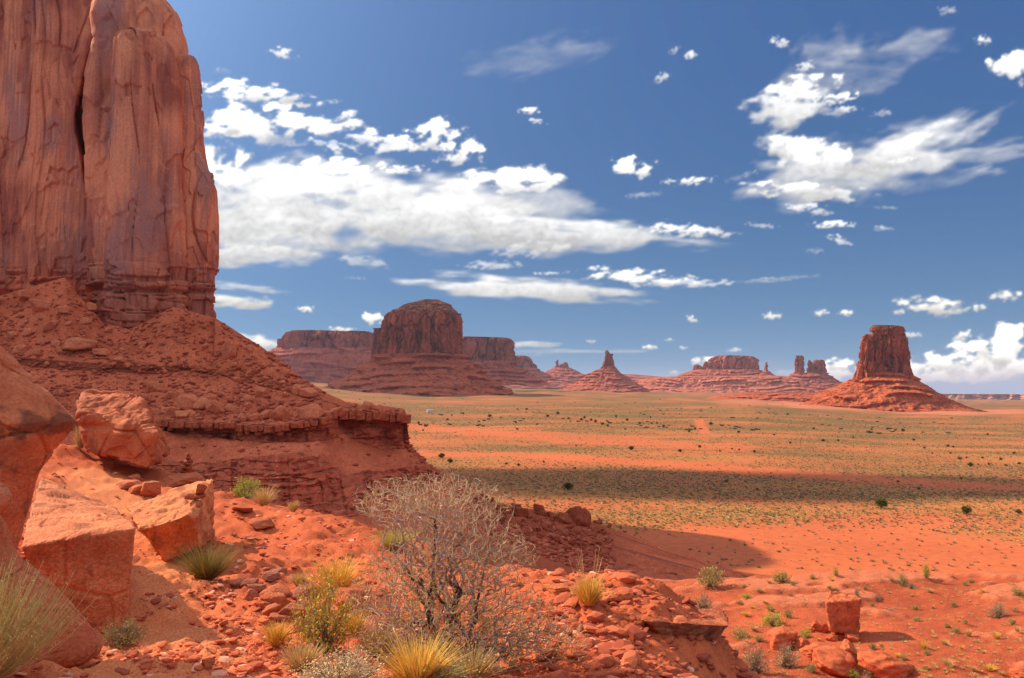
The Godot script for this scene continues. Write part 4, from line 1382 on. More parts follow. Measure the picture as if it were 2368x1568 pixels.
func make_hero_rocks() -> void:
	# leaning rock with an undercut waist at the edge of the trail
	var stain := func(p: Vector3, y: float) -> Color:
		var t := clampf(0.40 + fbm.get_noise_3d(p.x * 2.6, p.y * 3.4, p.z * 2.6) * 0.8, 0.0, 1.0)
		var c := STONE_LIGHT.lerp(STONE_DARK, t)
		var dark := step01(0.05, 0.4, fbm.get_noise_3d(p.x * 3.0 + 9.0, p.y * 3.0, p.z * 3.0) + 0.75 * exp(-pow((y - 985.0) / 32.0, 2.0)) - 0.3)  # random blotches, plus a dark band at the beak and just below it
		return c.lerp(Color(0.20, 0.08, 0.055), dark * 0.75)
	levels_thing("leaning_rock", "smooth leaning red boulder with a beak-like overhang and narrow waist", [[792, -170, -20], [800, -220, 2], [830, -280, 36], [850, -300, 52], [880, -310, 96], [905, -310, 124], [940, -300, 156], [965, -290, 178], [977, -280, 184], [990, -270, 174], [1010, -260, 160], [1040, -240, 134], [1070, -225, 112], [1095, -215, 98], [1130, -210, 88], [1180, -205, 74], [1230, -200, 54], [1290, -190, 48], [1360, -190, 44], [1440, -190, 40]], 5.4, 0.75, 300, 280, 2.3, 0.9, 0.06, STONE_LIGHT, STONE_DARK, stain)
	levels_thing("round_rock", "small rounded red rock wedged against the waist of the leaning boulder", [[1114, -60, -10], [1120, -75, 8], [1132, -85, 20], [1146, -90, 26], [1158, -90, 28], [1170, -88, 24], [1182, -85, 12], [1196, -80, -4], [1210, -70, -30]], 4.6, 0.8, 70, 40, 2.3, 0.5, 0.03, Color(0.68, 0.30, 0.19), STONE_DARK)
	levels_thing("rounded_boulder", "smooth sloping red boulder beside the wiry broom shrub", [[1186, -130, -14], [1200, -150, 8], [1230, -170, 26], [1270, -180, 40], [1300, -180, 60], [1330, -180, 92], [1360, -180, 126], [1390, -180, 152], [1420, -178, 178], [1450, -175, 200], [1480, -170, 222], [1505, -160, 240], [1520, -150, 243], [1535, -140, 236], [1550, -120, 205], [1566, -90, 150], [1585, -60, 100]], 4.75, 0.55, 240, 220, 2.4, 0.8, 0.06, Color(0.66, 0.25, 0.145), STONE_DARK)

	# flat-topped block: pale bedding plane on top, smooth dark-stained front
	block_thing("flat_block", "big flat-topped sandstone block with a pale rippled top and stained front", "boulder", [[128, 1500, 5.9], [292, 1490, 6.0], [46, 1262, 5.75], [316, 1218, 6.0], [120, 1420, 8.6], [300, 1330, 8.8], [96, 1098, 8.9], [262, 1172, 8.2]], 80, 0.05, 0.07, 0.5, Color(0.88, 0.37, 0.20), Color(0.62, 0.20, 0.10), 0.1, 3)
	# tilted slab catching the sun
	block_thing("tilted_rock", "angular orange sandstone slab tipped towards the sun beside the flat-topped block", "boulder", [[385, 1296, 8.7], [468, 1266, 8.9], [322, 1226, 8.5], [446, 1186, 8.5], [330, 1215, 10.4], [494, 1240, 10.2], [292, 1168, 10.4], [492, 1106, 10.6]], 60, 0.08, 0.13, 0.6, Color(0.88, 0.38, 0.18), Color(0.58, 0.20, 0.10), 0.0, 5)
	# large boulder resting against the slope behind
	block_thing("pointed_boulder", "large pointed red boulder leaning over its shadowed underside behind the trail", "boulder", [[196, 1042, 14.6], [346, 1092, 14.2], [172, 950, 14.8], [372, 1000, 14.4], [200, 1010, 17.2], [402, 1042, 16.4], [190, 892, 16.2], [322, 906, 15.6]], 66, 0.16, 0.14, 0.9, Color(0.70, 0.225, 0.115), Color(0.50, 0.145, 0.075), 0.0, 8)
	var r := 0
	for m in [[322, 1128, 26, 11, 0.5, "flat red slab lying between the pointed boulder and the tilted slab"], [300, 1118, 30, 9, 0.2, "thin pale slab lying in front of the pointed boulder"], [342, 1130, 22, 18, 0.9, "upright wedge of red rock behind the tilted slab"], [420, 1108, 50, 14, 0.3, "low rounded hump of rock behind the tilted slab"], [312, 1104, 16, 10, 1.1, "small rock propping the tip of the pointed boulder"]]:
		var p := on_hill(m[0], m[1] + m[3])
		var k := -p.z / FOCAL
		var o := put("slab_rock", rock_mesh(700 + r, 4, Vector3(m[2], m[3], m[2] * 0.8) * k, 9, 16.0, 0.05, STONE_LIGHT, STONE_DARK), mats["stone_close"])
		o.position = p + Vector3(0, m[3] * k * 0.55, 0)
		o.rotation.y = m[4]
		tag(o, m[5], "rock")
		r += 1
	# stones laid on the slab, and a cairn
	for m in [[466, 1132, 12, 13, 0.35, "dark square stone standing on the tilted slab"], [452, 1148, 21, 7, 0.2, "flat orange stone lying on the tilted slab"]]:
		var p := at(m[0], m[1], 9.0)
		var k := 9.0 / FOCAL
		var o := put("small_stone", rock_mesh(720 + r, 3, Vector3(m[2], m[3], m[2] * 0.8) * k, 7, 20.0, 0.04, Color(0.55, 0.17, 0.08), Color(0.36, 0.10, 0.055)), mats["stone_close"])
		o.position = p
		o.rotation.y = m[4]
		tag(o, m[5], "stone")
		r += 1
	var cairn := on_hill(434, 1108)
	var high := 0.0
	for i in 6:
		var w := lerpf(0.13, 0.04, i / 5.0)
		var o := put("cairn_stone", rock_mesh(740 + i, 2, Vector3(w, 0.036, w * 0.85), 7, 14.0, 0.05, STONE_DARK, Color(0.36, 0.11, 0.06)), mats["stone_close"])
		o.position = cairn + Vector3(0, 0.14 + high, 0)
		o.rotation.y = i * 1.3
		high += 0.062
		tag(o, "thin red stone in the little cairn behind the tilted slab, layer %d from the ground" % (i + 1), "stone", "stones of the little cairn")

	# heap of dark slabs beside the trail: [x, y, half width, half height, turn, tone, label]
	for m in [[553, 1356, 20, 10, 0.2, 0.2, "smooth mauve stone at the trail end of the stone heap"], [592, 1364, 24, 9, 0.5, 0.3, "wide mauve slab leaning in the stone heap"], [582, 1376, 17, 15, 1.2, 0.5, "round dark red stone under the wide mauve slab"], [626, 1338, 18, 10, 0.8, 0.2, "grey-mauve stone lying on top of the stone heap"], [640, 1326, 22, 7, 0.6, 0.1, "long mauve slab at the back of the stone heap"], [573, 1350, 20, 9, 0.1, 0.25, "flat mauve slab behind the smooth mauve stone"],
			[638, 1372, 34, 15, 0.4, 0.8, "broad orange slab capping the stone heap"], [637, 1396, 28, 17, -0.2, 0.9, "blocky orange stone perched at the front of the stone heap"], [614, 1404, 12, 9, 0.9, 0.7, "little round stone tucked under the orange slab"], [632, 1414, 19, 12, 0.2, 0.7, "rounded red stone below the blocky orange one"], [678, 1412, 30, 17, 0.1, 0.5, "dark brick-red stone beside the blocky orange one"], [655, 1432, 30, 8, 0.15, 0.6, "thin red slab at the foot of the stone heap"], [700, 1440, 16, 12, 0.7, 0.5, "small red stone between the heap and the golden bush"], [696, 1372, 34, 9, 0.9, 0.2, "dull red slab sloping down behind the stone heap"],
			[700, 1400, 20, 8, 1.3, 0.2, "narrow dull slab beside the golden bush"], [816, 1392, 40, 30, 0.5, 0.9, "large bright orange stone between the golden bush and the bare shrub"], [866, 1448, 40, 12, -0.7, 0.5, "tilted red slab half hidden under the bare shrub"], [800, 1440, 18, 12, 0.3, 0.6, "small red stone behind the golden bush"], [846, 1424, 22, 14, 0.6, 0.6, "red stone under the low branches of the bare shrub"], [606, 1216, 30, 10, 0.6, 0.8, "pale flat rock set in the open slope"], [560, 1182, 22, 6, 0.4, 0.7, "thin flat rock high on the open slope"],
			[480, 1545, 14, 9, 0.3, 0.8, "lone stone on the bare trail"], [520, 1512, 9, 9, 1.3, 0.8, "small pale stone on the trail"], [516, 1448, 9, 7, 0.2, 0.9, "small tan stone on the trail edge"], [1270, 1520, 18, 8, 0.5, 0.7, "flat stone on the gravelly crest"], [1100, 1512, 16, 12, 0.7, 0.8, "orange stone at the foot of the bare shrub"], [1330, 1530, 20, 8, 0.1, 0.7, "flat pink stone lying on the gravelly crest"]]:
		var p := on_hill(m[0], m[1] + m[3] * 0.8)
		var k := -p.z / FOCAL
		var lt := Color(0.44, 0.20, 0.16).lerp(Color(0.68, 0.22, 0.10), m[5])
		var dk := Color(0.30, 0.125, 0.10).lerp(Color(0.48, 0.135, 0.065), m[5])
		var o := put("stone", rock_mesh(800 + r, 3, Vector3(m[2], m[3], m[2] * 0.85) * k, 8, 16.0, 0.05, lt, dk), mats["stone_close"])
		o.position = p + Vector3(0, m[3] * k * 0.7, 0)
		o.rotation = Vector3(0.12 * sin(r * 2.0), m[4], 0.18 * sin(r * 1.3))
		tag(o, m[6], "stone")
		r += 1
	# pale stone by the broom shrub
	var w := on_hill(14, 1556)
	var o2 := put("pale_stone", rock_mesh(861, 3, Vector3(0.058, 0.06, 0.05), 8, 12.0, 0.06, Color(0.80, 0.62, 0.52), Color(0.62, 0.40, 0.32)), mats["stone_close"])
	o2.position = w + Vector3(0, 0.04, 0)
	tag(o2, "cream-white stone at the foot of the wiry broom shrub", "stone")
	# flat outcrops along the crest
	for m in [[1294, 1362, 34, 9, "long flat orange rock slab on the crest against the shaded valley"], [1350, 1360, 30, 7, "thin orange slab on the crest behind the pale grass tuft"], [1418, 1380, 28, 9, "dark undercut slab on the crest beside the pale grass tuft"]]:
		var p := on_hill(m[0], m[1] + 10)
		var k := -p.z / FOCAL
		var o := put("crest_rock", rock_mesh(870 + r, 4, Vector3(m[2], m[3], m[2] * 0.7) * k, 9, 14.0, 0.06, Color(0.72, 0.30, 0.15), Color(0.52, 0.17, 0.085)), mats["stone_close"])
		o.position = p + Vector3(0, m[3] * k * 0.8, 0)
		tag(o, m[4], "rock")
		r += 1
	# overhanging ledge where the crest breaks off
	block_thing("broken_ledge", "overhanging flat ledge of red rock where the gravelly crest breaks off", "rock", [[1570, 1512, 6.9], [1656, 1482, 7.1], [1480, 1432, 6.5], [1690, 1446, 7.0], [1560, 1480, 8.6], [1668, 1464, 8.6], [1440, 1392, 8.6], [1672, 1412, 8.8]], 44, 0.12, 0.12, 0.4, Color(0.62, 0.22, 0.12), Color(0.42, 0.125, 0.07), 0.4, 11)


# ---------------------------------------------------------------- rubble on the slopes

var rubble := []
var fallen := []


func make_rubble_kinds() -> void:
	for i in 6:
		fallen.append(rock_mesh(960 + i, 3, Vector3(1.0, 0.72, 0.9), 7, 34.0, 0.07, Color(0.50, 0.16, 0.09), Color(0.32, 0.095, 0.055)))  # colours darkened like the shaded slope they lie on
	for i in 10:
		rubble.append(rock_mesh(900 + i, 3 if i < 5 else 2, Vector3(1.0, 0.72, 0.9), 9, 20.0, 0.05, Color(0.90, 0.35, 0.20), Color(0.66, 0.22, 0.12)))


func ridge_spot(rng: RandomNumberGenerator, r0: int, r1: int, c0: int, c1: int) -> Vector3:
	return ridge_points[rng.randi_range(r0, r1) * RIDGE_COLS + rng.randi_range(c0, c1)]


func make_talus_boulders() -> void:
	make_rubble_kinds()
	var rng := RandomNumberGenerator.new()
	rng.seed = 11
	# measured large boulders: [x, y of the base, half width, half height]
	var big := [[1, 0]]
	big = [[648, 972, 19, 17], [724, 965, 20, 17], [470, 946, 17, 13], [433, 944, 22, 17], [400, 958, 14, 8], [420, 965, 13, 7], [440, 963, 13, 8], [385, 955, 10, 8], [504, 950, 17, 10], [536, 952, 14, 9], [575, 928, 10, 8], [530, 822, 16, 16], [490, 812, 7, 6], [602, 915, 12, 10], [690, 908, 12, 10], [716, 912, 18, 8], [775, 960, 15, 8], [755, 968, 12, 8], [740, 960, 10, 9],
		[180, 806, 24, 14], [96, 716, 20, 10], [60, 690, 14, 8], [150, 720, 12, 8], [210, 700, 10, 8], [120, 760, 14, 9], [70, 772, 12, 8], [200, 748, 10, 7], [240, 820, 14, 8], [280, 838, 12, 7], [130, 800, 10, 7], [50, 812, 12, 8], [30, 780, 10, 7], [330, 800, 8, 6], [360, 905, 14, 9], [340, 925, 10, 7], [395, 918, 10, 7], [610, 968, 12, 8], [585, 972, 10, 7], [560, 970, 9, 7], [680, 968, 10, 8], [850, 944, 9, 7], [868, 946, 8, 5], [815, 940, 8, 5]]
	var n := 0
	for m in big:
		var spot := ridge_nearest(m[0], m[1])
		place_rubble(rng, spot, Vector2(m[2], m[3]) * 1.25 * (-spot.z / FOCAL), true)
		n += 1
	for i in 225:
		# rows of the upper slope; more towards the ledge
		var row := 2 + int(pow(rng.randf(), 0.75) * 154.0)
		var spot := ridge_spot(rng, row, row, int(RIDGE_COLS * 0.1), int(RIDGE_COLS * 0.515))
		var half := 2.6 + pow(rng.randf(), 2.2) * 8.0
		place_rubble(rng, spot, Vector2(half, half * rng.randf_range(0.5, 0.9)) * (-spot.z / FOCAL), false)
	# boulders fallen to the foot of the ledges and out on the apron: [x, y, half width, half height]
	var far := [[1336, 1214, 24, 24, "tallest split boulder of the fallen boulder field below the ledges"], [1308, 1212, 18, 14, ""], [1352, 1212, 14, 20, ""], [1205, 1196, 18, 13, ""], [1250, 1190, 16, 12, ""], [1190, 1215, 20, 9, ""], [1230, 1222, 16, 8, ""], [1170, 1188, 14, 10, ""], [1265, 1228, 12, 9, ""], [1300, 1238, 14, 8, ""], [1335, 1236, 16, 8, ""], [1378, 1232, 12, 7, ""], [1366, 1244, 14, 8, ""], [1322, 1258, 13, 7, ""], [1284, 1250, 12, 7, ""], [1345, 1262, 10, 6, ""], [1380, 1262, 10, 6, ""], [1405, 1254, 10, 5, ""], [1215, 1240, 12, 7, ""], [1180, 1240, 10, 6, ""], [1235, 1258, 9, 6, ""], [1150, 1178, 12, 8, ""], [1130, 1160, 10, 7, ""], [1110, 1148, 9, 6, ""], [1400, 1284, 12, 7, ""], [1350, 1284, 8, 5, ""], [1420, 1296, 8, 5, ""], [1290, 1205, 12, 8, ""], [1160, 1204, 12, 8, ""], [1195, 1178, 10, 7, ""], [1245, 1208, 10, 7, ""], [1275, 1196, 9, 7, ""], [1318, 1226, 10, 7, ""], [1212, 1212, 12, 8, ""], [1252, 1240, 10, 6, ""]]
	for i in 60:
		var fx := rng.randf_range(1110.0, 1420.0)
		far.append([fx, lerpf(1160.0, 1215.0, (fx - 1110.0) / 310.0) + rng.randf_range(0.0, 85.0), rng.randf_range(4.0, 8.0), rng.randf_range(3.0, 6.0), ""])
	for m in far:
		var spot := ridge_nearest(m[0], m[1])
		var o := place_rubble(rng, spot, Vector2(m[2], m[3] * 1.15) * (-spot.z / FOCAL), true)
		o.mesh = fallen[rng.randi() % fallen.size()]
		tag(o, m[4] if m[4] != "" else "%s dark red boulder in the fallen boulder field below the ledges" % ("big" if m[2] >= 16 else ("middling" if m[2] > 11 else ("little" if m[2] > 8.5 else "scattered small"))), "boulder", "boulders of the field below the ledges")
	# blocks of the hard bed that caps the ledge, each its own stone
	var ledge := thing("ledge_cap", "row of squared red blocks capping the ledge at the foot of the rubble slope", "ledge")
	var x := 352.0
	while x < 938.0:
		var half := rng.randf_range(4.5, 10.0) if rng.randf() < 0.7 else rng.randf_range(10.0, 17.0)
		if x > 780.0:
			half = rng.randf_range(6.5, 13.0)
		var tall := rng.randf_range(6.5, 9.5) if x < 780.0 else rng.randf_range(9.0, 11.5)
		var xm := minf(x + half, 934.0)
		var mk := look(CONTOURS[3], xm)
		var d: float = mk[2] - 0.1 + rng.randf_range(-0.35, 0.35)
		var k := d / FOCAL
		var p := at(xm, mk[1] + tall * rng.randf_range(0.70, 1.12), d)
		var sh := Vector3(half * 1.04, tall, half * 0.8 + 6.0) * k
		var o := put("block", squared[rng.randi() % squared.size()] if squared.size() else make_squared(rng), mats["stone_ridge"], ledge)
		o.scale = sh
		o.position = p
		var ahead: Array = look(CONTOURS[3], xm + 10.0)
		o.rotation = Vector3(rng.randf_range(-0.06, 0.06), atan2((ahead[2] - mk[2]), 10.0 * k) * 0.8 + rng.randf_range(-0.14, 0.14), rng.randf_range(-0.07, 0.07))
		if rng.randf() < 0.55 and x < 780.0:
			var o2 := put("block", squared[rng.randi() % squared.size()], mats["stone_ridge"], ledge)
			o2.scale = sh * Vector3(rng.randf_range(0.5, 0.95), 0.55, 0.9)
			o2.position = p + Vector3(rng.randf_range(-0.4, 0.4), -sh.y * 1.45, -0.45)
			o2.rotation.y = rng.randf_range(-0.3, 0.3)
		x += half * 2.0 + rng.randf_range(-0.8, 0.4)


var squared := []


func make_squared(rng: RandomNumberGenerator) -> ArrayMesh:
	for i in 7:
		var c := []
		for k in 8:
			c.append(Vector3((1.0 if k & 1 else -1.0) * rng.randf_range(0.82, 1.06), (1.0 if k & 2 else -1.0) * rng.randf_range(0.78, 1.06), (-1.0 if k & 4 else 1.0) * rng.randf_range(0.9, 1.05)))
		squared.append(block_mesh(c, 7, 0.10, 0.13, 1.3, Color(0.68, 0.225, 0.125), Color(0.46, 0.14, 0.08), 0.0, 40 + i))
	return squared[0]


func ridge_nearest(x: float, y: float) -> Vector3:
	# the column through x, then the row that shows at y
	var c := int(pow((x + 260.0) / 2160.0, 1.0 / 1.15) * (RIDGE_COLS - 1))
	var best := ridge_points[RIDGE_COLS + c]
	var least := 1e9
	for r in range(1, ridge_rows):
		var p := ridge_points[r * RIDGE_COLS + c]
		var f := -p.z * cp + p.y * sp
		var py := MID_Y - (p.y * cp + p.z * sp) / f * FOCAL
		if absf(py - y) < least:
			least = absf(py - y)
			best = p
	return best


func place_rubble(rng: RandomNumberGenerator, spot: Vector3, half: Vector2, big: bool) -> MeshInstance3D:
	var k := rng.randi_range(0, 4) if big else rng.randi_range(5, 9)
	var o := put("slope_boulder", rubble[k], mats["stone_ridge"])
	o.scale = Vector3(half.x, half.y / 0.72, half.x * rng.randf_range(0.8, 1.1))
	o.rotation = Vector3(rng.randf_range(-0.25, 0.25), rng.randf_range(0.0, TAU), rng.randf_range(-0.25, 0.25))
	o.position = spot + Vector3(0, half.y * 0.55, 0)
	var flat := "flat" if half.y < half.x * 0.6 else ("blocky" if half.y > half.x * 0.78 else "rough")
	var zone := "close to the foot of the great cliff" if spot.z < -170.0 else ("near the rim of the ledge" if spot.z > -150.0 else "half way down the rubble slope")
	tag(o, "%s %s red boulder lying %s" % ["large" if big else "small", flat, zone], "boulder", "boulders strewn on the rubble slope")
	return o


# ---------------------------------------------------------------- plants

class Strands:
	var pts := PackedVector3Array()
	var colors := PackedColorArray()
	var index := PackedInt32Array()

	# a flat tapering blade along a curve
	func blade(path: PackedVector3Array, width: float, side: Vector3, low: Color, high: Color) -> void:
		var n := path.size()
		var first := pts.size()
		for i in n:
			var t := i / float(n - 1)
			var c := low.lerp(high, t)
			if i == n - 1:
				pts.append(path[i])
				colors.append(c)
			else:
				var w := side * width * (1.0 - t * 0.7)
				pts.append(path[i] - w)
				pts.append(path[i] + w)
				colors.append(c)
				colors.append(c)
		for i in n - 1:
			var a := first + i * 2
			if i == n - 2:
				index.append_array([a, a + 1, a + 2])
			else:
				index.append_array([a, a + 1, a + 2, a + 1, a + 3, a + 2])

	# a thin round stem; widths at both ends
	func stem(path: PackedVector3Array, w0: float, w1: float, low: Color, high: Color, sides := 3) -> void:
		var n := path.size()
		var first := pts.size()
		for i in n:
			var dir := (path[mini(i + 1, n - 1)] - path[maxi(i - 1, 0)]).normalized()
			var u := dir.cross(Vector3(0.31, 0.17, 0.93)).normalized()
			var v := dir.cross(u)
			var t := i / float(n - 1)
			var w := lerpf(w0, w1, t)
			for s in sides:
				var a := TAU * s / sides
				pts.append(path[i] + (u * cos(a) + v * sin(a)) * w)
				colors.append(low.lerp(high, t))
		for i in n - 1:
			for s in sides:
				var a := first + i * sides + s
				var b := first + i * sides + (s + 1) % sides
				index.append_array([a, b, a + sides, b, b + sides, a + sides])

	# a small leaf
	func leaf(p: Vector3, along: Vector3, across: Vector3, c: Color) -> void:
		var k := pts.size()
		pts.append_array([p, p + along * 0.5 + across, p + along, p + along * 0.5 - across])
		colors.append_array([c, c, c, c])
		index.append_array([k, k + 1, k + 2, k, k + 2, k + 3])

	func mesh() -> ArrayMesh:
		var arrays := []
		arrays.resize(Mesh.ARRAY_MAX)
		arrays[Mesh.ARRAY_VERTEX] = pts
		arrays[Mesh.ARRAY_COLOR] = colors
		arrays[Mesh.ARRAY_INDEX] = index
		var m := ArrayMesh.new()
		m.add_surface_from_arrays(Mesh.PRIMITIVE_TRIANGLES, arrays)
		return m


# clump of blades, about one unit high
func tuft_mesh(seed_value: int, count: int, base_r: float, spread: float, width: float, tones: Array, droop := 0.35, joints := 3) -> ArrayMesh:
	var rng := RandomNumberGenerator.new()
	rng.seed = seed_value
	var s := Strands.new()
	for i in count:
		var a := rng.randf() * TAU
		var out := Vector3(cos(a), 0, sin(a))
		var far := sqrt(rng.randf())
		var p := out * base_r * far
		var high := rng.randf_range(0.35, 1.0)
		var lean := spread * (0.2 + far) * rng.randf_range(0.3, 1.35)
		var path := PackedVector3Array()
		for k in joints + 1:
			var t := k / float(joints)
			path.append(p + out * lean * (t * 0.6 + t * t * droop) + Vector3(rng.randf_range(-0.05, 0.05) * t, high * (t - droop * 0.35 * t * t), rng.randf_range(-0.05, 0.05) * t))
		var tone: Color = tones[rng.randi() % tones.size()]
		var g := rng.randf_range(0.75, 1.2)
		var c := Color(tone.r * g, tone.g * g, tone.b * g)
		s.blade(path, width * rng.randf_range(0.7, 1.3), Vector3(-out.z, 0, out.x).rotated(Vector3.UP, rng.randf_range(-1.0, 1.0)), c, c)
	return s.mesh()


# low leafy bush: twigs with small leaves through a dome, about one unit wide
func bush_mesh(seed_value: int, twigs: int, leaves: int, tall: float, tones: Array, leaf_size: float) -> Array:
	var rng := RandomNumberGenerator.new()
	rng.seed = seed_value
	var s := Strands.new()
	var l := Strands.new()
	for i in twigs:
		var a := rng.randf() * TAU
		var e := acos(rng.randf_range(0.05, 1.0))
		var tip := Vector3(cos(a) * sin(e) * 0.5, cos(e) * tall + 0.05, sin(a) * sin(e) * 0.5) * rng.randf_range(0.7, 1.05)
		var path := PackedVector3Array([Vector3(cos(a), 0, sin(a)) * 0.05])
		for k in [0.35, 0.7, 1.0]:
			path.append(tip * k + Vector3(rng.randfn(), rng.randfn(), rng.randfn()) * 0.022)
		s.stem(path, 0.010, 0.004, Color(0.20, 0.13, 0.09), Color(0.40, 0.33, 0.22))
		for n in leaves:
			var t := pow(rng.randf(), 0.6)
			var p := tip * lerpf(0.35, 1.05, t) + Vector3(rng.randfn(), rng.randfn() * 0.8, rng.randfn()) * 0.045
			if p.y < 0.01:
				continue
			var tone: Color = tones[rng.randi() % tones.size()]
			var g := rng.randf_range(0.75, 1.25)
			var d := Vector3(rng.randfn(), rng.randfn() + 0.7, rng.randfn()).normalized() * leaf_size * rng.randf_range(0.7, 1.4)
			l.leaf(p, d, d.cross(Vector3(rng.randfn(), rng.randfn(), rng.randfn())).normalized() * leaf_size * 0.3, Color(tone.r * g, tone.g * g, tone.b * g))
	return [s.mesh(), l.mesh()]


const GOLDEN := [Color(0.80, 0.46, 0.08), Color(0.86, 0.56, 0.12), Color(0.70, 0.36, 0.08), Color(0.66, 0.48, 0.11)]
const STRAW := [Color(0.74, 0.50, 0.20), Color(0.62, 0.40, 0.16), Color(0.68, 0.48, 0.21), Color(0.54, 0.33, 0.13)]
const SAGE := [Color(0.38, 0.29, 0.08), Color(0.46, 0.35, 0.11), Color(0.30, 0.24, 0.065), Color(0.52, 0.37, 0.12)]
const FRESH := [Color(0.40, 0.40, 0.05), Color(0.52, 0.50, 0.07), Color(0.30, 0.32, 0.05), Color(0.58, 0.46, 0.08)]
const ASHEN := [Color(0.52, 0.37, 0.22), Color(0.42, 0.30, 0.17), Color(0.60, 0.42, 0.25), Color(0.36, 0.28, 0.10)]
const BROOM := [Color(0.66, 0.50, 0.23), Color(0.56, 0.45, 0.18), Color(0.76, 0.54, 0.30), Color(0.48, 0.40, 0.15)]


func plant_here(called: String, label: String, category: String, parts: Array, where: Vector3, size: Vector3, turn: float, group := "") -> Node3D:
	var o := thing(called, label, category, where, group)
	o.rotation.y = turn
	o.scale = size
	for p in parts:
		put(p[0], p[1], mats[p[2]], o)
	return o


func make_plants() -> void:
	make_bare_shrub()
	make_broom()
	var rng := RandomNumberGenerator.new()
	rng.seed = 5
	# [x, y of the base, half width, height, kind, label]
	var fresh := bush_mesh(61, 70, 26, 0.75, FRESH, 0.05)
	var olive := bush_mesh(62, 90, 22, 0.7, SAGE, 0.035)
	var golden := bush_mesh(64, 80, 24, 1.0, [Color(0.60, 0.42, 0.06), Color(0.50, 0.44, 0.08), Color(0.66, 0.36, 0.06), Color(0.40, 0.36, 0.06)], 0.045)
	var pale := bush_mesh(65, 160, 20, 0.62, [Color(0.64, 0.45, 0.21), Color(0.74, 0.53, 0.27), Color(0.50, 0.36, 0.15), Color(0.80, 0.57, 0.29)], 0.03)
	var list := [
		[776, 1376, 74, 108, "gold", "bright golden grass clump on the open slope above the stone heap"],
		[912, 1272, 60, 54, "yellow", "low yellow grass clump on the crest behind the bare shrub"],
		[692, 1356, 26, 38, "straw", "small pale straw tuft beside the bright golden grass clump"],
		[1362, 1404, 42, 78, "gold", "pale golden grass tuft with tall seed stalks on the crest"],
		[610, 1168, 40, 56, "straw", "fuzzy straw-coloured grass tuft beside the bright green bush"],
		[678, 1186, 16, 32, "straw", "small dry grass tuft on the rim above the gully"],
		[965, 1590, 95, 130, "gold", "golden grass clump under the bare shrub"],
		[640, 1500, 40, 70, "gold", "ragged golden grass clump leaning on the tall golden-green bush"],
		[880, 1530, 60, 90, "straw", "straw-coloured grass between the silvery bush and the stems of the bare shrub"],
		[1090, 1585, 80, 90, "straw", "dry straw grass clump under the low spreading branches of the bare shrub"],
		[700, 1560, 46, 76, "straw", "bent straw grass clump beside the low silvery bush"],
		[820, 1470, 34, 64, "gold", "narrow golden grass clump by the tilted slab under the bare shrub"],
		[186, 1040, 20, 70, "straw", "dry reddish grass growing between the leaning and pointed boulders"],
		[478, 1338, 84, 96, "green", "dark olive-green wispy shrub at the foot of the tilted slab"],
	]
	for m in list:
		var p := on_hill(m[0], m[1])
		var k := -p.z / FOCAL
		var tones: Array = {"gold": GOLDEN, "yellow": [Color(0.52, 0.42, 0.08), Color(0.60, 0.50, 0.12), Color(0.44, 0.38, 0.08)], "straw": STRAW, "green": [Color(0.26, 0.21, 0.05), Color(0.34, 0.26, 0.07), Color(0.20, 0.16, 0.04), Color(0.36, 0.22, 0.07)]}[m[4]]
		var wide: float = m[2] * k
		var high: float = m[3] * k
		var mesh := tuft_mesh(100 + int(m[0]), 620 if m[2] > 40 else 340, 0.22 * wide / high, wide / high, 0.0045 / high * 0.8, tones, 0.3)
		var o := thing("grass_tuft" if m[4] != "green" else "wispy_shrub", m[5], "grass" if m[4] != "green" else "shrub", p)
		o.rotation.y = rng.randf() * TAU
		o.scale = Vector3.ONE * high
		put("blades", mesh, mats["grass"], o)
		if m[0] == 1362:
			var s := Strands.new()
			for i in 14:
				var a := rng.randf() * TAU
				var out := Vector3(cos(a), 0, sin(a)) * rng.randf_range(0.15, 0.6)
				s.stem(PackedVector3Array([out * 0.2, out * 0.6 + Vector3(0, 0.7, 0), out * 1.1 + Vector3(0, rng.randf_range(1.1, 1.7), 0)]), 0.008, 0.004, Color(0.5, 0.3, 0.1), Color(0.72, 0.46, 0.16))
			put("seed_stalks", s.mesh(), mats["twig"], o)
	for m in [[573, 1150, 38, 48, fresh, "bright green leafy bush on the rim above the gully"], [748, 1508, 80, 140, golden, "tall golden-green leafy bush between the stone heap and the bare shrub"], [790, 1600, 120, 112, pale, "low silvery straw-coloured bush below the golden-green bush"], [288, 1490, 55, 62, olive, "small straggly weed at the corner of the flat-topped block"], [1010, 1590, 110, 70, olive, "low scrubby growth round the foot of the bare shrub"], [172, 980, 16, 50, golden, "sprig of yellow leaves behind the beak of the leaning boulder"]]:
		var p := on_hill(m[0], m[1])
		var k := -p.z / FOCAL
		plant_here("leafy_bush", m[5], "bush", [["twigs", m[4][0], "twig"], ["leaves", m[4][1], "leaf"]], p - Vector3(0, 0.01, 0), Vector3(m[2] * 2.0, m[3] * 1.3, m[2] * 2.0) * k, rng.randf() * TAU)
	# thin dry stalks by the stone heap
	var dry := thing("dry_stalks", "thin bare dry stalks standing between the stone heap and the bare shrub", "grass", on_hill(770, 1440))
	var s := Strands.new()
	for i in 46:
		var p := Vector3(rng.randf_range(-0.25, 0.4), 0, rng.randf_range(-0.2, 0.3))
		var tip := p + Vector3(rng.randf_range(-0.1, 0.1), rng.randf_range(0.12, 0.36), rng.randf_range(-0.08, 0.08))
		s.stem(PackedVector3Array([p + Vector3(0, -0.05, 0), p.lerp(tip, 0.5) + Vector3(rng.randf_range(-0.02, 0.02), 0, 0), tip]), 0.0022, 0.0012, Color(0.42, 0.26, 0.13), Color(0.62, 0.42, 0.22))
	put("stalks", s.mesh(), mats["twig"], dry)


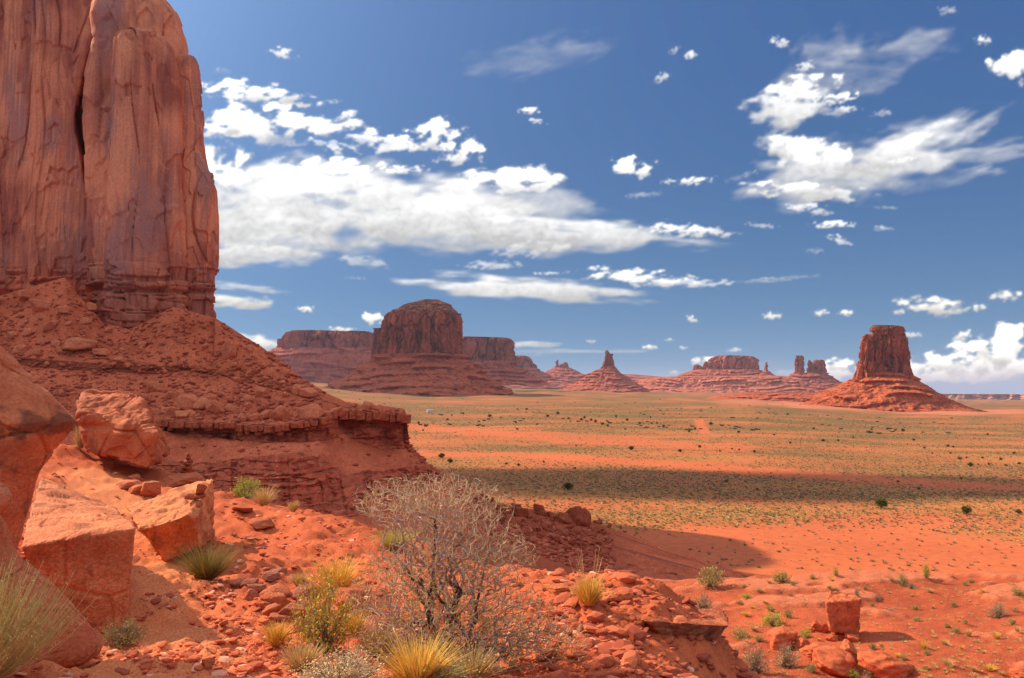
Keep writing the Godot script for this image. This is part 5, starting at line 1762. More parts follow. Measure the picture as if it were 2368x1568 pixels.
# the bare twiggy shrub: branches grow towards points spread through its crowns
func make_bare_shrub() -> void:
	var rng := RandomNumberGenerator.new()
	rng.seed = 21
	var base := on_hill(1040, 1560)
	var d0 := -base.z
	var nodes := PackedVector3Array()
	var parent := PackedInt32Array()
	var add_line := func(marks: Array, from: int) -> int:
		var last := from
		for m in marks:
			var p := at(m[0], m[1], d0 + m[2])
			if last >= 0:
				var a := nodes[last]
				var n := maxi(1, int(a.distance_to(p) / 0.045))
				for i in n:
					var t := (i + 1) / float(n)
					nodes.append(a.lerp(p, t) + Vector3(rng.randfn(), rng.randfn(), rng.randfn()) * 0.006)
					parent.append(last)
					last = nodes.size() - 1
			else:
				nodes.append(p)
				parent.append(-1)
				last = 0
		return last
	# stems measured in the photograph: [x, y, offset in depth]
	add_line.call([[1040, 1566, 0]], -1)
	var a: int = add_line.call([[1000, 1500, 0.05], [990, 1420, 0.1], [1000, 1340, 0.1], [1003, 1270, 0.1], [1006, 1200, 0.1]], 0)
	add_line.call([[950, 1150, 0.0], [880, 1120, -0.05]], a)
	add_line.call([[1000, 1140, 0.15], [1010, 1100, 0.2]], a)
	add_line.call([[1060, 1160, 0.15], [1130, 1140, 0.2]], a)
	add_line.call([[1070, 1190, 0.0], [1150, 1195, 0.05]], a)
	add_line.call([[930, 1180, 0.2], [850, 1175, 0.25]], a)
	var b: int = add_line.call([[1078, 1500, -0.05], [1100, 1410, -0.05], [1115, 1340, -0.05], [1130, 1275, -0.05]], 0)
	add_line.call([[1170, 1265, 0.0], [1225, 1310, 0.0]], b)
	add_line.call([[1130, 1240, 0.05], [1120, 1215, 0.05]], b)
	add_line.call([[1180, 1280, -0.1], [1200, 1240, -0.1]], b)
	add_line.call([[960, 1500, -0.15], [900, 1420, -0.2], [850, 1405, -0.2], [800, 1370, -0.1]], 0)
	add_line.call([[1120, 1520, -0.1], [1200, 1490, -0.1], [1270, 1450, 0.0], [1330, 1400, 0.1]], 0)
	add_line.call([[1100, 1560, -0.2], [1200, 1550, -0.2], [1300, 1520, -0.1]], 0)
	add_line.call([[980, 1540, -0.3], [920, 1500, -0.35], [880, 1440, -0.3]], 0)
	var measured := nodes.size()
	# crowns: [x, y, half width, half height, half depth, offset, twig tips]
	var tips := []
	for c in [[1000, 1165, 195, 75, 0.42, 0.1, 2300], [1110, 1280, 140, 90, 0.32, 0.0, 1100], [985, 1290, 150, 90, 0.36, 0.05, 1100], [960, 1380, 165, 105, 0.38, 0.0, 1300], [1110, 1430, 190, 115, 0.42, -0.05, 2000], [1010, 1500, 215, 90, 0.45, -0.1, 1900], [1240, 1490, 130, 85, 0.35, 0.0, 800]]:
		for i in c[6]:
			var q := Vector3(rng.randfn(), rng.randfn(), rng.randfn()).normalized() * pow(rng.randf(), 0.45)
			var x: float = c[0] + q.x * c[2]
			var y: float = c[1] + q.y * c[3]
			# umbrella: its underside narrows towards the stem
			if c[1] < 1200 and y > c[1] - 10 and absf(x - 1004.0) > 200.0 - (y - c[1]) * 1.3:
				continue
			var p := at(x, y, d0 + c[5] + q.z * c[4])
			if p.y > hill_height(p.x, p.z) + 0.02:
				tips.append(p)
	tips.sort_custom(func(p, q): return p.distance_squared_to(base) < q.distance_squared_to(base))
	var near := {}
	var cell_of := func(p: Vector3) -> Vector3i: return Vector3i((p * 9.0).floor())
	for i in nodes.size():
		var key: Vector3i = cell_of.call(nodes[i])
		if not near.has(key):
			near[key] = []
		near[key].append(i)
	for tip: Vector3 in tips:
		var best := -1
		var least := 1e9
		var key: Vector3i = cell_of.call(tip)
		for reach in [1, 2, 4]:
			for dx in range(-reach, reach + 1):
				for dy in range(-reach, reach + 1):
					for dz in range(-reach, reach + 1):
						var at_cell := key + Vector3i(dx, dy, dz)
						if near.has(at_cell):
							for i: int in near[at_cell]:
								var q := nodes[i].distance_squared_to(tip)
								if parent[i] >= 0 and q < least:
									# twigs leave a branch at a narrow angle
									var along := (nodes[i] - nodes[parent[i]]).normalized().dot((tip - nodes[i]).normalized())
									q *= 1.9 - along * 1.2
								if q < least:
									least = q
									best = i
			if best >= 0:
				break
		if best < 0:
			continue
		var from := nodes[best]
		var dist := from.distance_to(tip)
		if dist < 0.014:
			continue
		var bend := Vector3(rng.randfn(), rng.randfn(), rng.randfn()) * dist * 0.08
		var n := maxi(1, int(dist / 0.045))
		var last := best
		for i in n:
			var t := (i + 1) / float(n)
			nodes.append(from.lerp(tip, t) + bend * sin(PI * t) + Vector3(rng.randfn(), rng.randfn(), rng.randfn()) * 0.0035)
			parent.append(last)
			last = nodes.size() - 1
			var k2: Vector3i = cell_of.call(nodes[last])
			if not near.has(k2):
				near[k2] = []
			near[k2].append(last)
	# thickness from how much each piece carries
	var carried := PackedFloat32Array()
	carried.resize(nodes.size())
	for i in range(nodes.size() - 1, 0, -1):
		carried[i] += 1.0
		carried[parent[i]] += carried[i]
	var branches := Strands.new()
	var twigs := Strands.new()
	var leaves := Strands.new()
	for i in range(1, nodes.size()):
		var p := nodes[i]
		var q := nodes[parent[i]]
		var w := 0.0013 * pow(carried[i], 0.34)
		var w0 := 0.0013 * pow(maxf(carried[parent[i]], 1.0), 0.34)
		w0 = minf(w0, w * 1.5)
		if carried[i] > 30.0:
			var age := step01(30.0, 300.0, carried[i])
			var c := Color(0.46, 0.32, 0.25).lerp(Color(0.11, 0.065, 0.05), age)
			branches.stem(PackedVector3Array([q, p]), w0, w, c, c, 5)
		else:
			var tone := Color(0.82, 0.56, 0.35).lerp(Color(0.32, 0.18, 0.09), rng.randf())
			twigs.stem(PackedVector3Array([q, p]), w0, w, tone, tone, 3)
			if carried[i] < 6.0 and rng.randf() < 0.75:
				# short spur
				var dir := (p - q).normalized()
				var side := dir.cross(Vector3(rng.randfn(), rng.randfn(), rng.randfn())).normalized()
				twigs.stem(PackedVector3Array([p, p + (dir * 0.5 + side * 0.9 + Vector3(0, 0.25, 0)) * rng.randf_range(0.012, 0.045)]), 0.0013, 0.0007, tone, tone, 3)
			var low := step01(1.0, 0.3, p.y - base.y)
			if carried[i] < 9.0 and rng.randf() < 0.14 + 0.5 * low:
				var tone2: Color = [Color(0.36, 0.36, 0.06), Color(0.52, 0.42, 0.08), Color(0.62, 0.34, 0.06), Color(0.28, 0.30, 0.06)][rng.randi() % 4]
				for n in 2:
					var d := Vector3(rng.randfn(), rng.randfn(), rng.randfn()).normalized() * rng.randf_range(0.010, 0.019)
					leaves.leaf(p, d, d.cross(Vector3(rng.randfn(), rng.randfn(), rng.randfn())).normalized() * 0.0042, tone2)
	var o := thing("bare_shrub", "large bare twiggy grey shrub with dark crooked stems and few leaves", "shrub")
	put("stems", branches.mesh(), mats["twig"], o)
	put("twigs", twigs.mesh(), mats["twig"], o)
	put("leaves", leaves.mesh(), mats["leaf"], o)


# wiry shrub of long curved stems by the rounded boulder
func make_broom() -> void:
	var rng := RandomNumberGenerator.new()
	rng.seed = 31
	var base := on_hill(-20, 1556) + Vector3(0.02, 0, 0.25)
	var o := thing("broom_shrub", "wiry pale green broom-like shrub of long thin curved stems", "shrub", base)
	var s := Strands.new()
	var l := Strands.new()
	for i in 620:
		var a := rng.randf_range(-0.9, 1.35) if rng.randf() < 0.8 else rng.randf() * TAU
		var out := Vector3(cos(a - 0.2), 0, -sin(a - 0.2) * 0.6 + 0.1).normalized()
		var lean := pow(rng.randf(), 0.8)
		var long := rng.randf_range(0.32, 0.66)
		var p := Vector3(rng.randfn(), 0, rng.randfn()) * 0.035
		var path := PackedVector3Array()
		var sway := Vector3(rng.randfn(), 0, rng.randfn()) * 0.02
		for k in 6:
			var t := k / 5.0
			var angle := lerpf(1.35, 0.15, lean) + t * lerpf(0.1, 0.75, lean)
			path.append(p)
			p += (out * cos(angle) + Vector3.UP * sin(angle)) * long * 0.2 + sway * 0.2 + Vector3(rng.randfn(), rng.randfn(), rng.randfn()) * 0.004
		var tone: Color = BROOM[rng.randi() % BROOM.size()]
		s.stem(path, 0.0021, 0.0010, tone, Color(tone.r * 0.95, tone.g, tone.b * 0.8))
		for k in 3:
			var q := path[5].lerp(path[4], rng.randf())
			var d := Vector3(rng.randfn(), rng.randfn() + 1.0, rng.randfn()).normalized() * 0.02
			s.stem(PackedVector3Array([q, q + d]), 0.0010, 0.0006, tone, tone)
			if rng.randf() < 0.5:
				l.leaf(q + d, d * 0.6, d.cross(Vector3(rng.randfn(), rng.randfn(), 0.3)).normalized() * 0.003, Color(0.46, 0.42, 0.12))
	put("stems", s.mesh(), mats["twig"], o)
	put("buds", l.mesh(), mats["leaf"], o)


# ---------------------------------------------------------------- the sandy bench

func make_bench_things() -> void:
	var r := 0
	block_thing("square_boulder", "tall squarish red boulder standing on small rocks on the sandy bench", "boulder", [[1920, 1462, 36.6], [1980, 1474, 36.8], [1906, 1392, 36.9], [1994, 1384, 36.4], [1912, 1446, 38.6], [1992, 1452, 38.2], [1920, 1364, 38.0], [1972, 1372, 38.6]], 40, 0.16, 0.13, 0.6, Color(0.72, 0.24, 0.12), Color(0.48, 0.145, 0.075), 0.0, 24, "stone_bench")
	for m in [[1896, 1462, 22, 16, "dark jagged rock propped beside the tall square boulder"], [1946, 1476, 22, 9, "flat rock under the tall square boulder"], [1974, 1486, 20, 11, "slanting rock at the shaded foot of the tall square boulder"], [1926, 1482, 16, 9, "small rock in front of the tall square boulder"], [1872, 1462, 12, 7, "little rock at the end of the line beside the square boulder"],
			[1812, 1498, 50, 30, "humped brown boulder between the grey bush and the square boulder"], [1856, 1502, 22, 18, "round dark boulder touching the humped brown boulder"], [1905, 1524, 46, 22, "low dark boulder behind the hollow boulder"], [1960, 1532, 30, 26, "rounded dark boulder next to the hollow boulder"], [1928, 1556, 56, 28, "orange boulder with a hollow under its brow"], [2050, 1566, 56, 34, "dark pointed boulder with a sharp sunlit ridge"], [2362, 1572, 30, 16, "pale rock at the edge of the sandy bench"], [1620, 1478, 18, 12, "small red rock below the overhanging ledge"]]:
		var p := on_bench(m[0], m[1])
		var k := -p.z / FOCAL
		var o := put("bench_rock", rock_mesh(300 + r * 3, 4, Vector3(m[2], m[3], m[2] * 0.8) * k, 16, 26.0, 0.07, Color(0.66, 0.20, 0.10), Color(0.42, 0.12, 0.062)), mats["stone_bench"])
		o.position = p + Vector3(0, m[3] * k * 0.62, 0)
		o.rotation.y = r * 0.9
		tag(o, m[4], "rock")
		r += 1
	var rng := RandomNumberGenerator.new()
	rng.seed = 77
	var kinds := {
		"sage": [bush_mesh(81, 60, 16, 0.5, SAGE, 0.055), bush_mesh(82, 60, 16, 0.5, SAGE, 0.055)],
		"green": [bush_mesh(83, 60, 18, 0.6, FRESH, 0.055), bush_mesh(84, 60, 18, 0.6, [Color(0.22, 0.24, 0.06), Color(0.30, 0.30, 0.10), Color(0.36, 0.30, 0.12)], 0.055)],
		"ashen": [bush_mesh(85, 130, 5, 0.75, ASHEN, 0.04), bush_mesh(86, 110, 7, 0.7, ASHEN, 0.04)],
	}
	var gold := [tuft_mesh(87, 260, 0.25, 0.8, 0.022, STRAW, 0.4), tuft_mesh(88, 260, 0.25, 0.8, 0.022, GOLDEN, 0.4)]
	# on the zoomed corner of the view: [x, y of the base, width, height, kind, label or blank]
	var list := [[450, 160, 165, 80, "sage", "olive shrub with a dead branch at the rim of the bench"], [695, 135, 55, 38, "sage", ""], [878, 112, 42, 70, "green", "upright yellow-green shrub at the rim of the bench"], [850, 150, 60, 32, "gold", ""], [1410, 182, 95, 80, "green", "sprawling green shrub at the rim of the bench"], [1592, 122, 52, 120, "green", "tall slender yellow-green shrub on the rim of the bench"], [1620, 240, 65, 40, "gold", ""], [1480, 212, 80, 58, "ashen", ""], [1110, 216, 40, 36, "sage", ""], [2165, 436, 180, 125, "ashen", "big round twiggy grey shrub with a green heart on the bench"], [1505, 376, 75, 32, "sage", ""], [1810, 352, 62, 38, "sage", ""], [1045, 278, 60, 80, "ashen", "grey twiggy shrub just behind the square boulder"], [1210, 306, 52, 42, "ashen", ""], [1165, 348, 46, 36, "sage", ""], [170, 282, 105, 32, "green", ""], [115, 340, 62, 26, "sage", ""], [355, 378, 95, 38, "sage", ""], [380, 498, 210, 100, "green", "broad green shrub on the bench before the brown boulders"], [500, 436, 75, 62, "sage", ""], [165, 424, 72, 42, "gold", ""], [230, 540, 85, 42, "gold", ""], [130, 606, 170, 76, "sage", ""], [270, 624, 95, 48, "sage", ""], [640, 596, 105, 74, "green", ""], [1520, 464, 74, 32, "sage", ""], [1645, 364, 40, 32, "gold", ""], [1760, 520, 58, 38, "sage", ""], [1830, 558, 85, 42, "sage", ""], [1930, 586, 80, 64, "gold", ""], [1905, 488, 42, 38, "sage", ""], [1850, 472, 36, 30, "gold", ""], [2155, 606, 88, 58, "gold", ""], [2275, 494, 62, 48, "sage", ""], [2315, 554, 58, 42, "gold", ""], [2300, 394, 62, 32, "sage", ""], [1575, 684, 84, 68, "gold", ""], [1740, 654, 78, 48, "gold", ""], [1600, 738, 72, 44, "sage", ""], [1875, 690, 52, 32, "gold", ""], [2045, 724, 62, 32, "gold", ""], [1760, 820, 115, 64, "gold", ""], [1590, 850, 72, 34, "sage", ""], [1740, 862, 38, 28, "gold", ""], [1800, 872, 38, 28, "gold", ""], [1965, 868, 64, 44, "gold", ""], [2095, 872, 115, 60, "gold", ""], [2190, 900, 64, 38, "gold", ""], [1410, 774, 74, 38, "sage", ""], [1365, 754, 64, 42, "gold", ""], [1170, 690, 64, 48, "green", ""], [960, 656, 48, 32, "gold", ""], [1240, 672, 42, 26, "sage", ""], [680, 870, 95, 64, "green", ""], [490, 838, 240, 190, "ashen", "large silvery grass-filled bush below the humped boulder"], [240, 880, 270, 220, "ashen", "dark brown scrubby bush below the overhanging ledge"], [1010, 920, 120, 56, "green", ""], [1150, 920, 125, 90, "ashen", ""], [2320, 262, 110, 56, "sage", ""], [1950, 160, 62, 30, "sage", ""], [1900, 178, 50, 28, "sage", ""], [2040, 236, 60, 32, "gold", ""], [540, 180, 60, 30, "sage", ""], [350, 164, 56, 30, "gold", ""], [1320, 164, 46, 26, "sage", ""], [-110, 190, 230, 150, "sage", "dense grey-olive shrub on the near rim of the bench"], [-170, 392, 190, 150, "ashen", "twiggy grey shrub with reddish stems on the bench below the crest"], [830, 214, 50, 26, "sage", ""], [880, 228, 46, 26, "sage", ""], [740, 620, 40, 24, "gold", ""], [1300, 250, 36, 22, "gold", ""], [1480, 270, 40, 22, "gold", ""], [220, 366, 60, 28, "gold", ""], [310, 330, 40, 24, "gold", ""], [150, 200, 50, 26, "sage", ""], [520, 268, 46, 26, "sage", ""], [270, 236, 60, 26, "sage", ""]]
	for m in list:
		var x: float = 1676.5 + m[0] * 0.292
		var y: float = 1300.8 + m[1] * 0.292
		var p := on_bench(x, y)
		var k := -p.z / FOCAL * 0.292
		var label: String = m[5]
		var turn := rng.randf() * TAU
		if m[4] == "gold":
			var n := rng.randi() % 2
			plant_here("grass_tuft", label if label else ["dry straw-coloured grass tuft dotting the sandy bench", "dry golden grass tuft dotting the sandy bench"][n], "grass", [["blades", gold[n], "grass"]], p, Vector3(m[2] * 0.55, m[3] * 1.15, m[2] * 0.55) * k, turn, "grass tufts on the sandy bench")
		else:
			var pick: Array = kinds[m[4]][rng.randi() % 2]
			var tall: float = {"sage": 0.5, "green": 0.6, "ashen": 0.72}[m[4]]
			plant_here("low_shrub", label if label else {"sage": "low grey-green sagebrush clump on the sandy bench", "green": "small green bush on the sandy bench", "ashen": "small grey twiggy bush on the sandy bench"}[m[4]], "shrub", [["twigs", pick[0], "twig"], ["leaves", pick[1], "leaf"]], p, Vector3(m[2], m[3] / tall, m[2]) * k, turn, "shrubs on the sandy bench")
	# tiny tufts between them
	var small: Array[Transform3D] = []
	for i in 900:
		var x := rng.randf_range(1500.0, 2500.0)
		var y := rng.randf_range(1336.0, 1580.0)
		var p := on_bench_fast(x, y)
		var s := rng.randf_range(0.06, 0.16)
		small.append(Transform3D(Basis.from_scale(Vector3(s, s * 0.9, s)).rotated(Vector3.UP, rng.randf() * TAU), p))
	var tiny := tuft_mesh(89, 40, 0.35, 0.9, 0.05, STRAW + SAGE, 0.4, 2)
	scatter("dry_tufts", "tiny dry grass sprouts scattered over the sandy bench", "grass", tiny, mats["grass"], small)
	var log_at := on_bench(1676.5 + 1340 * 0.292, 1300.8 + 380 * 0.292)
	var o := thing("dead_branch", "bleached dead branch lying on the sandy bench", "branch", log_at)
	var s := Strands.new()
	s.stem(PackedVector3Array([Vector3(-0.35, 0.06, 0), Vector3(0, 0.09, 0.02), Vector3(0.35, 0.03, 0.08)]), 0.03, 0.015, Color(0.52, 0.40, 0.32), Color(0.40, 0.28, 0.22), 6)
	s.stem(PackedVector3Array([Vector3(0.05, 0.09, 0.02), Vector3(0.18, 0.2, 0), Vector3(0.3, 0.17, -0.05)]), 0.02, 0.008, Color(0.30, 0.20, 0.16), Color(0.40, 0.28, 0.22), 5)
	s.stem(PackedVector3Array([Vector3(0.02, 0.09, 0.02), Vector3(0.06, 0.24, 0.03)]), 0.015, 0.006, Color(0.30, 0.20, 0.16), Color(0.40, 0.28, 0.22), 5)
	put("wood", s.mesh(), mats["twig"], o)


func on_bench_fast(x: float, y: float) -> Vector3:
	var lo := 18.0
	var hi := 70.0
	for i in 14:
		var m := (lo + hi) * 0.5
		var p := at(x, y, m)
		if p.y > bench.height(p.x, p.z):
			lo = m
		else:
			hi = m
	var q := at(x, y, lo)
	q.y = bench_height(q.x, q.z)
	return q


func scatter(called: String, label: String, category: String, mesh: Mesh, mat: Material, places: Array[Transform3D], tints := PackedColorArray()) -> void:
	var mm := MultiMesh.new()
	mm.transform_format = MultiMesh.TRANSFORM_3D
	mm.use_colors = tints.size() > 0
	mm.mesh = mesh
	mm.instance_count = places.size()
	for i in places.size():
		mm.set_instance_transform(i, places[i])
		if tints.size():
			mm.set_instance_color(i, tints[i])
	var o := MultiMeshInstance3D.new()
	o.multimesh = mm
	o.material_override = mat
	o.name = numbered(called)
	add_child(o)
	tag(o, label, category, "", "stuff")


# ---------------------------------------------------------------- valley plants

func make_plain_plants() -> void:
	var rng := RandomNumberGenerator.new()
	rng.seed = 99
	# junipers and large bushes measured on the photograph: [x, y of the base, height, width]
	var list := [[2038, 1176, 26, 29], [2235, 1190, 23, 24], [1313, 1132, 16, 28], [2356, 1189, 12, 17]]
	for m in [[1240, 408], [1355, 437], [1970, 435], [1890, 407], [2130, 395], [2165, 348], [2150, 316], [2210, 317], [2281, 324], [2300, 346], [2235, 342], [2195, 342], [2125, 321], [2090, 299], [1990, 279], [1663, 251], [1605, 253], [1350, 208], [1285, 220], [1137, 276], [1097, 218], [1120, 208], [1260, 283], [1287, 287], [1345, 294], [1215, 292], [1062, 292], [878, 285], [668, 271], [855, 208], [788, 196], [768, 190], [742, 181], [862, 175], [975, 186], [955, 186], [910, 186], [688, 173], [700, 165], [725, 175], [445, 208], [440, 183], [480, 133], [445, 133], [70, 186], [88, 213], [157, 315], [190, 334], [545, 333], [405, 340], [450, 346], [665, 356], [950, 163], [1850, 208], [1880, 212], [1910, 215], [1790, 211], [1570, 207], [2230, 228], [2080, 273], [2100, 275], [300, 180], [340, 160], [560, 160], [600, 150], [640, 168], [520, 190], [240, 150], [180, 172], [820, 160], [1000, 200], [1180, 190], [1420, 230], [1480, 260], [1720, 240], [1950, 250], [2020, 300], [2330, 300], [2350, 340]]:
		var big := 11.0 if m in [[878, 285], [2165, 348], [157, 315], [190, 334]] else rng.randf_range(4.0, 7.5)
		list.append([(1600.0 + m[0] * 1.054) / 1.7297, (1500.0 + m[1] * 1.054) / 1.7297, big, big * rng.randf_range(1.0, 1.7)])
	var kinds := []
	for i in 3:
		kinds.append(juniper_mesh(40 + i))
	var n := 0
	for m in list:
		var p := on_plain(m[0], m[1])
		var k := -p.z / FOCAL
		var label: String = ["round dark green juniper on the open plain casting a shadow", "slightly smaller dark juniper tree on the open plain near the bare sand", "wide dark green bush at the edge of the cloud-shaded scrub", "greyish bush at the edge of the bare sand"][n] if n < 4 else "small dark juniper dotting the wide valley plain"
		var o := thing("juniper_tree", label, "tree", p, "" if n < 4 else "junipers dotting the valley plain")
		o.rotation.y = rng.randf() * TAU
		o.scale = Vector3(m[3], m[2], m[3]) * k
		var pick: Array = kinds[n % 3]
		put("trunk", pick[0], mats["twig"], o)
		put("crown", pick[1], mats["leaf"], o)
		n += 1
	# scrub and bunch grass: more of it where the ground is covered
	var scrub: Array[Transform3D] = []
	var tints := PackedColorArray()
	for i in 130000:
		var q := 1.0 / lerpf(1.0 / 165.0, 1.0 / 1500.0, rng.randf())
		var b := lerpf(-0.32, 0.72, rng.randf())
		var x := q * b
		var z := -q
		var c := cover_at_fast(x, z)
		var want := c.x * 0.9 + c.y * 0.45 + 0.02
		if rng.randf() > want:
			continue
		var s := (0.22 + pow(rng.randf(), 2.0) * 0.85) * lerpf(1.0, 1.9, step01(350.0, 1200.0, q))
		scrub.append(Transform3D(Basis.from_scale(Vector3(s, s * 0.75, s)).rotated(Vector3.UP, rng.randf() * TAU), Vector3(x, plain_height_fast(x, z), z)))
		var dry := rng.randf() < c.y / (c.x + c.y + 0.02) * 0.8
		var tone := Color(0.58, 0.40, 0.14) if dry else Color(0.22, 0.19, 0.085).lerp(Color(0.30, 0.22, 0.13), rng.randf())
		tints.append(tone * rng.randf_range(0.8, 1.25))
	scatter("scrub", "low scrub and bunch grass scattered over the valley plain", "scrub", tuft_mesh(93, 16, 0.35, 0.7, 0.09, [Color(1, 1, 1), Color(0.8, 0.8, 0.8)], 0.5, 2), mats["grass"], scrub, tints)
	# far dots of brush
	var far: Array[Transform3D] = []
	var far_tints := PackedColorArray()
	for i in 500:
		var q := 1.0 / lerpf(1.0 / 700.0, 1.0 / 3600.0, rng.randf())
		var b := lerpf(-0.3, 0.55, rng.randf())
		if fbm.get_noise_2d(q * b * 0.004, q * 0.004) < 0.0:
			continue
		var s := rng.randf_range(1.3, 2.8)
		far.append(Transform3D(Basis.from_scale(Vector3(s * 1.3, s, s * 1.3)), Vector3(q * b, plain_height_fast(q * b, -q), -q)))
		far_tints.append(Color(0.10, 0.11, 0.05))
	scatter("brush", "dark brush dotting the distant plain", "brush", tuft_mesh(94, 40, 0.4, 0.5, 0.12, [Color(1, 1, 1), Color(0.8, 0.8, 0.8)], 0.5, 2), mats["grass"], far, far_tints)
	# trailer home far out on the plain
	var p := on_plain(995, 953)
	var home := thing("trailer_home", "tiny white trailer home far out on the plain", "house", p)
	home.rotation.y = 0.3
	var white := StandardMaterial3D.new()
	white.resource_name = "white_paint"
	white.albedo_color = Color(0.85, 0.84, 0.82)
	var grey := StandardMaterial3D.new()
	grey.resource_name = "grey_roof"
	grey.albedo_color = Color(0.62, 0.6, 0.6)
	var body := BoxMesh.new()
	body.size = Vector3(9.0, 2.8, 4.0)
	put("wall", body, white, home).position.y = 1.4
	var roof := PrismMesh.new()
	roof.size = Vector3(4.6, 1.0, 9.6)
	var rf := put("roof", roof, grey, home)
	rf.position.y = 3.3
	rf.rotation.y = PI / 2


func juniper_mesh(seed_value: int) -> Array:
	var rng := RandomNumberGenerator.new()
	rng.seed = seed_value
	var s := Strands.new()
	var l := Strands.new()
	s.stem(PackedVector3Array([Vector3(0, -0.05, 0), Vector3(0.02, 0.15, 0), Vector3(0, 0.4, 0.01)]), 0.06, 0.03, Color(0.16, 0.10, 0.07), Color(0.2, 0.13, 0.09), 5)
	for i in 7:
		var a := TAU * i / 7.0 + rng.randf()
		s.stem(PackedVector3Array([Vector3(0, 0.12, 0), Vector3(cos(a) * 0.25, rng.randf_range(0.3, 0.6), sin(a) * 0.25)]), 0.03, 0.012, Color(0.16, 0.10, 0.07), Color(0.2, 0.13, 0.09), 4)
	for i in 34:
		var q := Vector3(rng.randfn(), rng.randfn(), rng.randfn()).normalized() * pow(rng.randf(), 0.4)
		var c := Vector3(q.x * 0.36, 0.52 + q.y * 0.36, q.z * 0.36)
		for k in 46:
			var u := Vector3(rng.randfn(), rng.randfn(), rng.randfn()) * 0.075
			var p := c + u
			if p.y < 0.03:
				continue
			var g := rng.randf_range(0.7, 1.3)
			var d := (u + Vector3(0, 0.05, 0)).normalized() * rng.randf_range(0.05, 0.10)
			l.leaf(p, d, d.cross(Vector3(rng.randfn(), rng.randfn(), rng.randfn())).normalized() * 0.034, Color(0.11 * g, 0.115 * g, 0.030 * g))
	return [s.mesh(), l.mesh()]


var cover_grid := {}


func cover_at_fast(x: float, z: float) -> Vector2:
	var key := Vector2i(int(x / 4.0 + 2000.0), int(z / 3.0))
	if not cover_grid.has(key):
		cover_grid[key] = cover_at(x, z)
	return cover_grid[key]


func plain_height_fast(x: float, z: float) -> float:
	return plain_height(x, z)


# ---------------------------------------------------------------- gravel and clouds

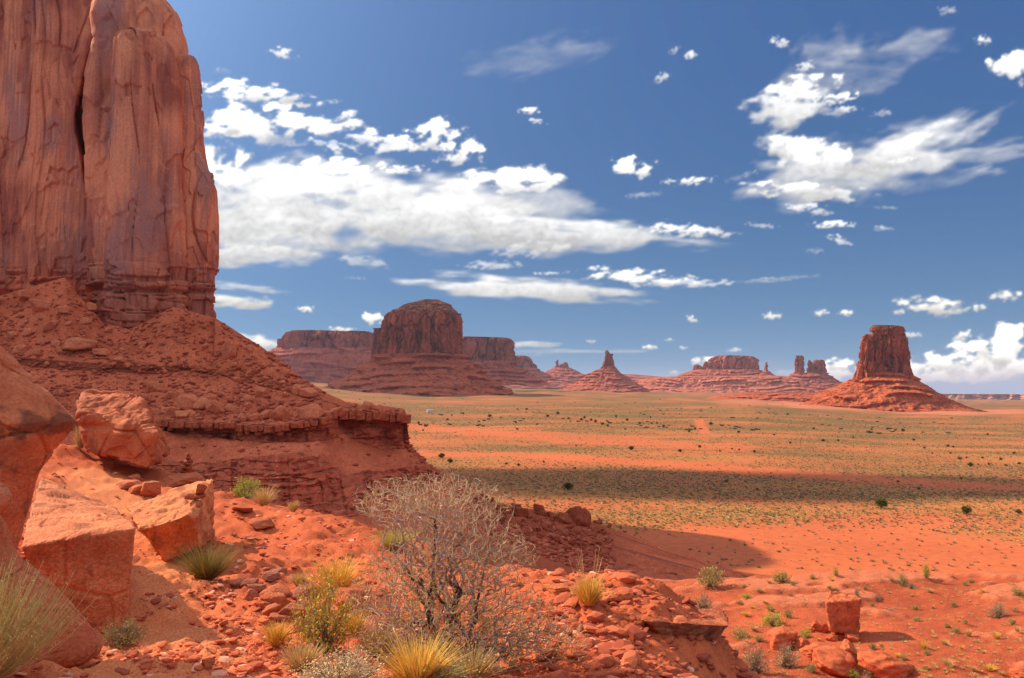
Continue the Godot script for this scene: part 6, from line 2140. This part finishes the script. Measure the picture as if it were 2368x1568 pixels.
func make_gravel() -> void:
	var rng := RandomNumberGenerator.new()
	rng.seed = 123
	var chip := rock_mesh(601, 1, Vector3(1.0, 0.42, 0.8), 6, 18.0, 0.05, Color(1, 1, 1), Color(0.8, 0.78, 0.76), false)
	var places: Array[Transform3D] = []
	var tints := PackedColorArray()
	for i in 78000:
		var d := 1.0 / lerpf(1.0 / 3.4, 1.0 / 17.0, rng.randf())
		var x := lerpf(-0.72, 0.62, rng.randf()) * d
		var z := -d
		var patch := fbm.get_noise_2d(x * 0.8, z * 0.8)
		if rng.randf() > 0.62 + patch - 0.45 * step01(0.6, 0.25, beside(path_line, Vector2(x, z))):
			continue
		var s := 0.0045 + pow(rng.randf(), 6.0) * 0.034
		var p := Vector3(x, hill_height(x, z) + s * 0.12, z)
		places.append(Transform3D(Basis.from_euler(Vector3(rng.randf_range(-0.3, 0.3), rng.randf() * TAU, rng.randf_range(-0.3, 0.3))) * Basis.from_scale(Vector3(rng.randf_range(0.7, 1.4), rng.randf_range(0.7, 1.5), rng.randf_range(0.7, 1.3)) * s), p))
		var t := rng.randf()
		var c := Color(0.74, 0.21, 0.095).lerp(Color(0.46, 0.115, 0.06), t)
		if rng.randf() < 0.12:
			c = Color(0.84, 0.46, 0.30)
		elif rng.randf() < 0.08:
			c = Color(0.40, 0.12, 0.07)
		tints.append(c)
	# coarser stones on the broken flank of the crest
	for i in 1500:
		var d := rng.randf_range(4.6, 10.5)
		var x := lerpf(0.05, 0.62, rng.randf()) * d
		var s := 0.015 + pow(rng.randf(), 2.5) * 0.075
		places.append(Transform3D(Basis.from_euler(Vector3(rng.randf_range(-0.4, 0.4), rng.randf() * TAU, rng.randf_range(-0.4, 0.4))) * Basis.from_scale(Vector3(rng.randf_range(0.7, 1.4), rng.randf_range(0.7, 1.5), rng.randf_range(0.7, 1.3)) * s), Vector3(x, hill_height(x, -d) + s * 0.15, -d)))
		tints.append(Color(0.62, 0.18, 0.08).lerp(Color(0.40, 0.10, 0.055), rng.randf()))
	scatter("gravel", "chips of red stone littering the hillside and the trail", "gravel", chip, mats["chips"], places, tints)
	# rubble too small to tell apart on the slope of the great butte, and below the ledges
	var bits: Array[Transform3D] = []
	var bit_tints := PackedColorArray()
	for i in 13000:
		var row := rng.randi_range(2, 158) if i < 6500 else rng.randi_range(100, 340)
		var spot := ridge_spot(rng, row, row, 10 if i < 9000 else int(RIDGE_COLS * 0.6), int(RIDGE_COLS * (0.515 if i < 6500 else 0.80)))
		var s := 0.10 + pow(rng.randf(), 4.0) * 0.55
		bits.append(Transform3D(Basis.from_euler(Vector3(rng.randf_range(-0.4, 0.4), rng.randf() * TAU, rng.randf_range(-0.4, 0.4))) * Basis.from_scale(Vector3(s, s * 1.3, s)), spot + Vector3(0, s * 0.2, 0)))
		bit_tints.append(Color(0.60, 0.185, 0.10).lerp(Color(0.38, 0.10, 0.06), rng.randf()))
	scatter("rubble", "small rubble strewn over the slope under the great butte", "rubble", chip, mats["chips"], bits, bit_tints)


# heaped clouds out of view on the sun's side; they shade bands of the valley
func make_clouds() -> void:
	var sun := Vector3(sin(deg_to_rad(SUN_AZIMUTH)) * cos(deg_to_rad(SUN_HEIGHT)), sin(deg_to_rad(SUN_HEIGHT)), -cos(deg_to_rad(SUN_AZIMUTH)) * cos(deg_to_rad(SUN_HEIGHT)))
	var white := StandardMaterial3D.new()
	white.resource_name = "cloud_white"
	white.albedo_color = Color(0.95, 0.95, 0.95)
	white.roughness = 1.0
	# [x, y of the shaded place, half length across, half length along the view, height]
	var n := 0
	for m in [[1280, 1112, 150.0, 46.0, 900.0, "long white cloud bank drifting above the great butte, shading the scrub"], [1000, 880, 230.0, 330.0, 1500.0, "broad white cloud far behind the great butte, shading the broad butte"]]:
		var p := on_plain(m[0], m[1]) if n == 0 else at(m[0], m[1], 2850.0)
		var c: Vector3 = p + sun / sun.y * (m[4] - p.y)
		var o := thing("cloud", m[5], "cloud", c)
		var rng := RandomNumberGenerator.new()
		rng.seed = 7 + n
		n += 1
		# a flat-based heap of billows
		var b := ball(5)
		var pts := PackedVector3Array()
		for d: Vector3 in b[0]:
			var r := 1.0 + fbm.get_noise_3d(d.x * 1.6, d.y * 1.6 + n * 9.0, d.z * 1.6) * 0.3 - absf(soft.get_noise_3d(d.x * 4.0, d.y * 4.0, d.z * 4.0)) * 0.12
			var low := 1.0 if d.y > 0.0 else 0.3
			pts.append(Vector3(d.x * m[2] * 1.6, d.y * low * minf(m[3] * 0.55, 160.0), d.z * m[3]) * r)
		put("billow", indexed_mesh(pts, PackedColorArray(), b[1]), white, o)
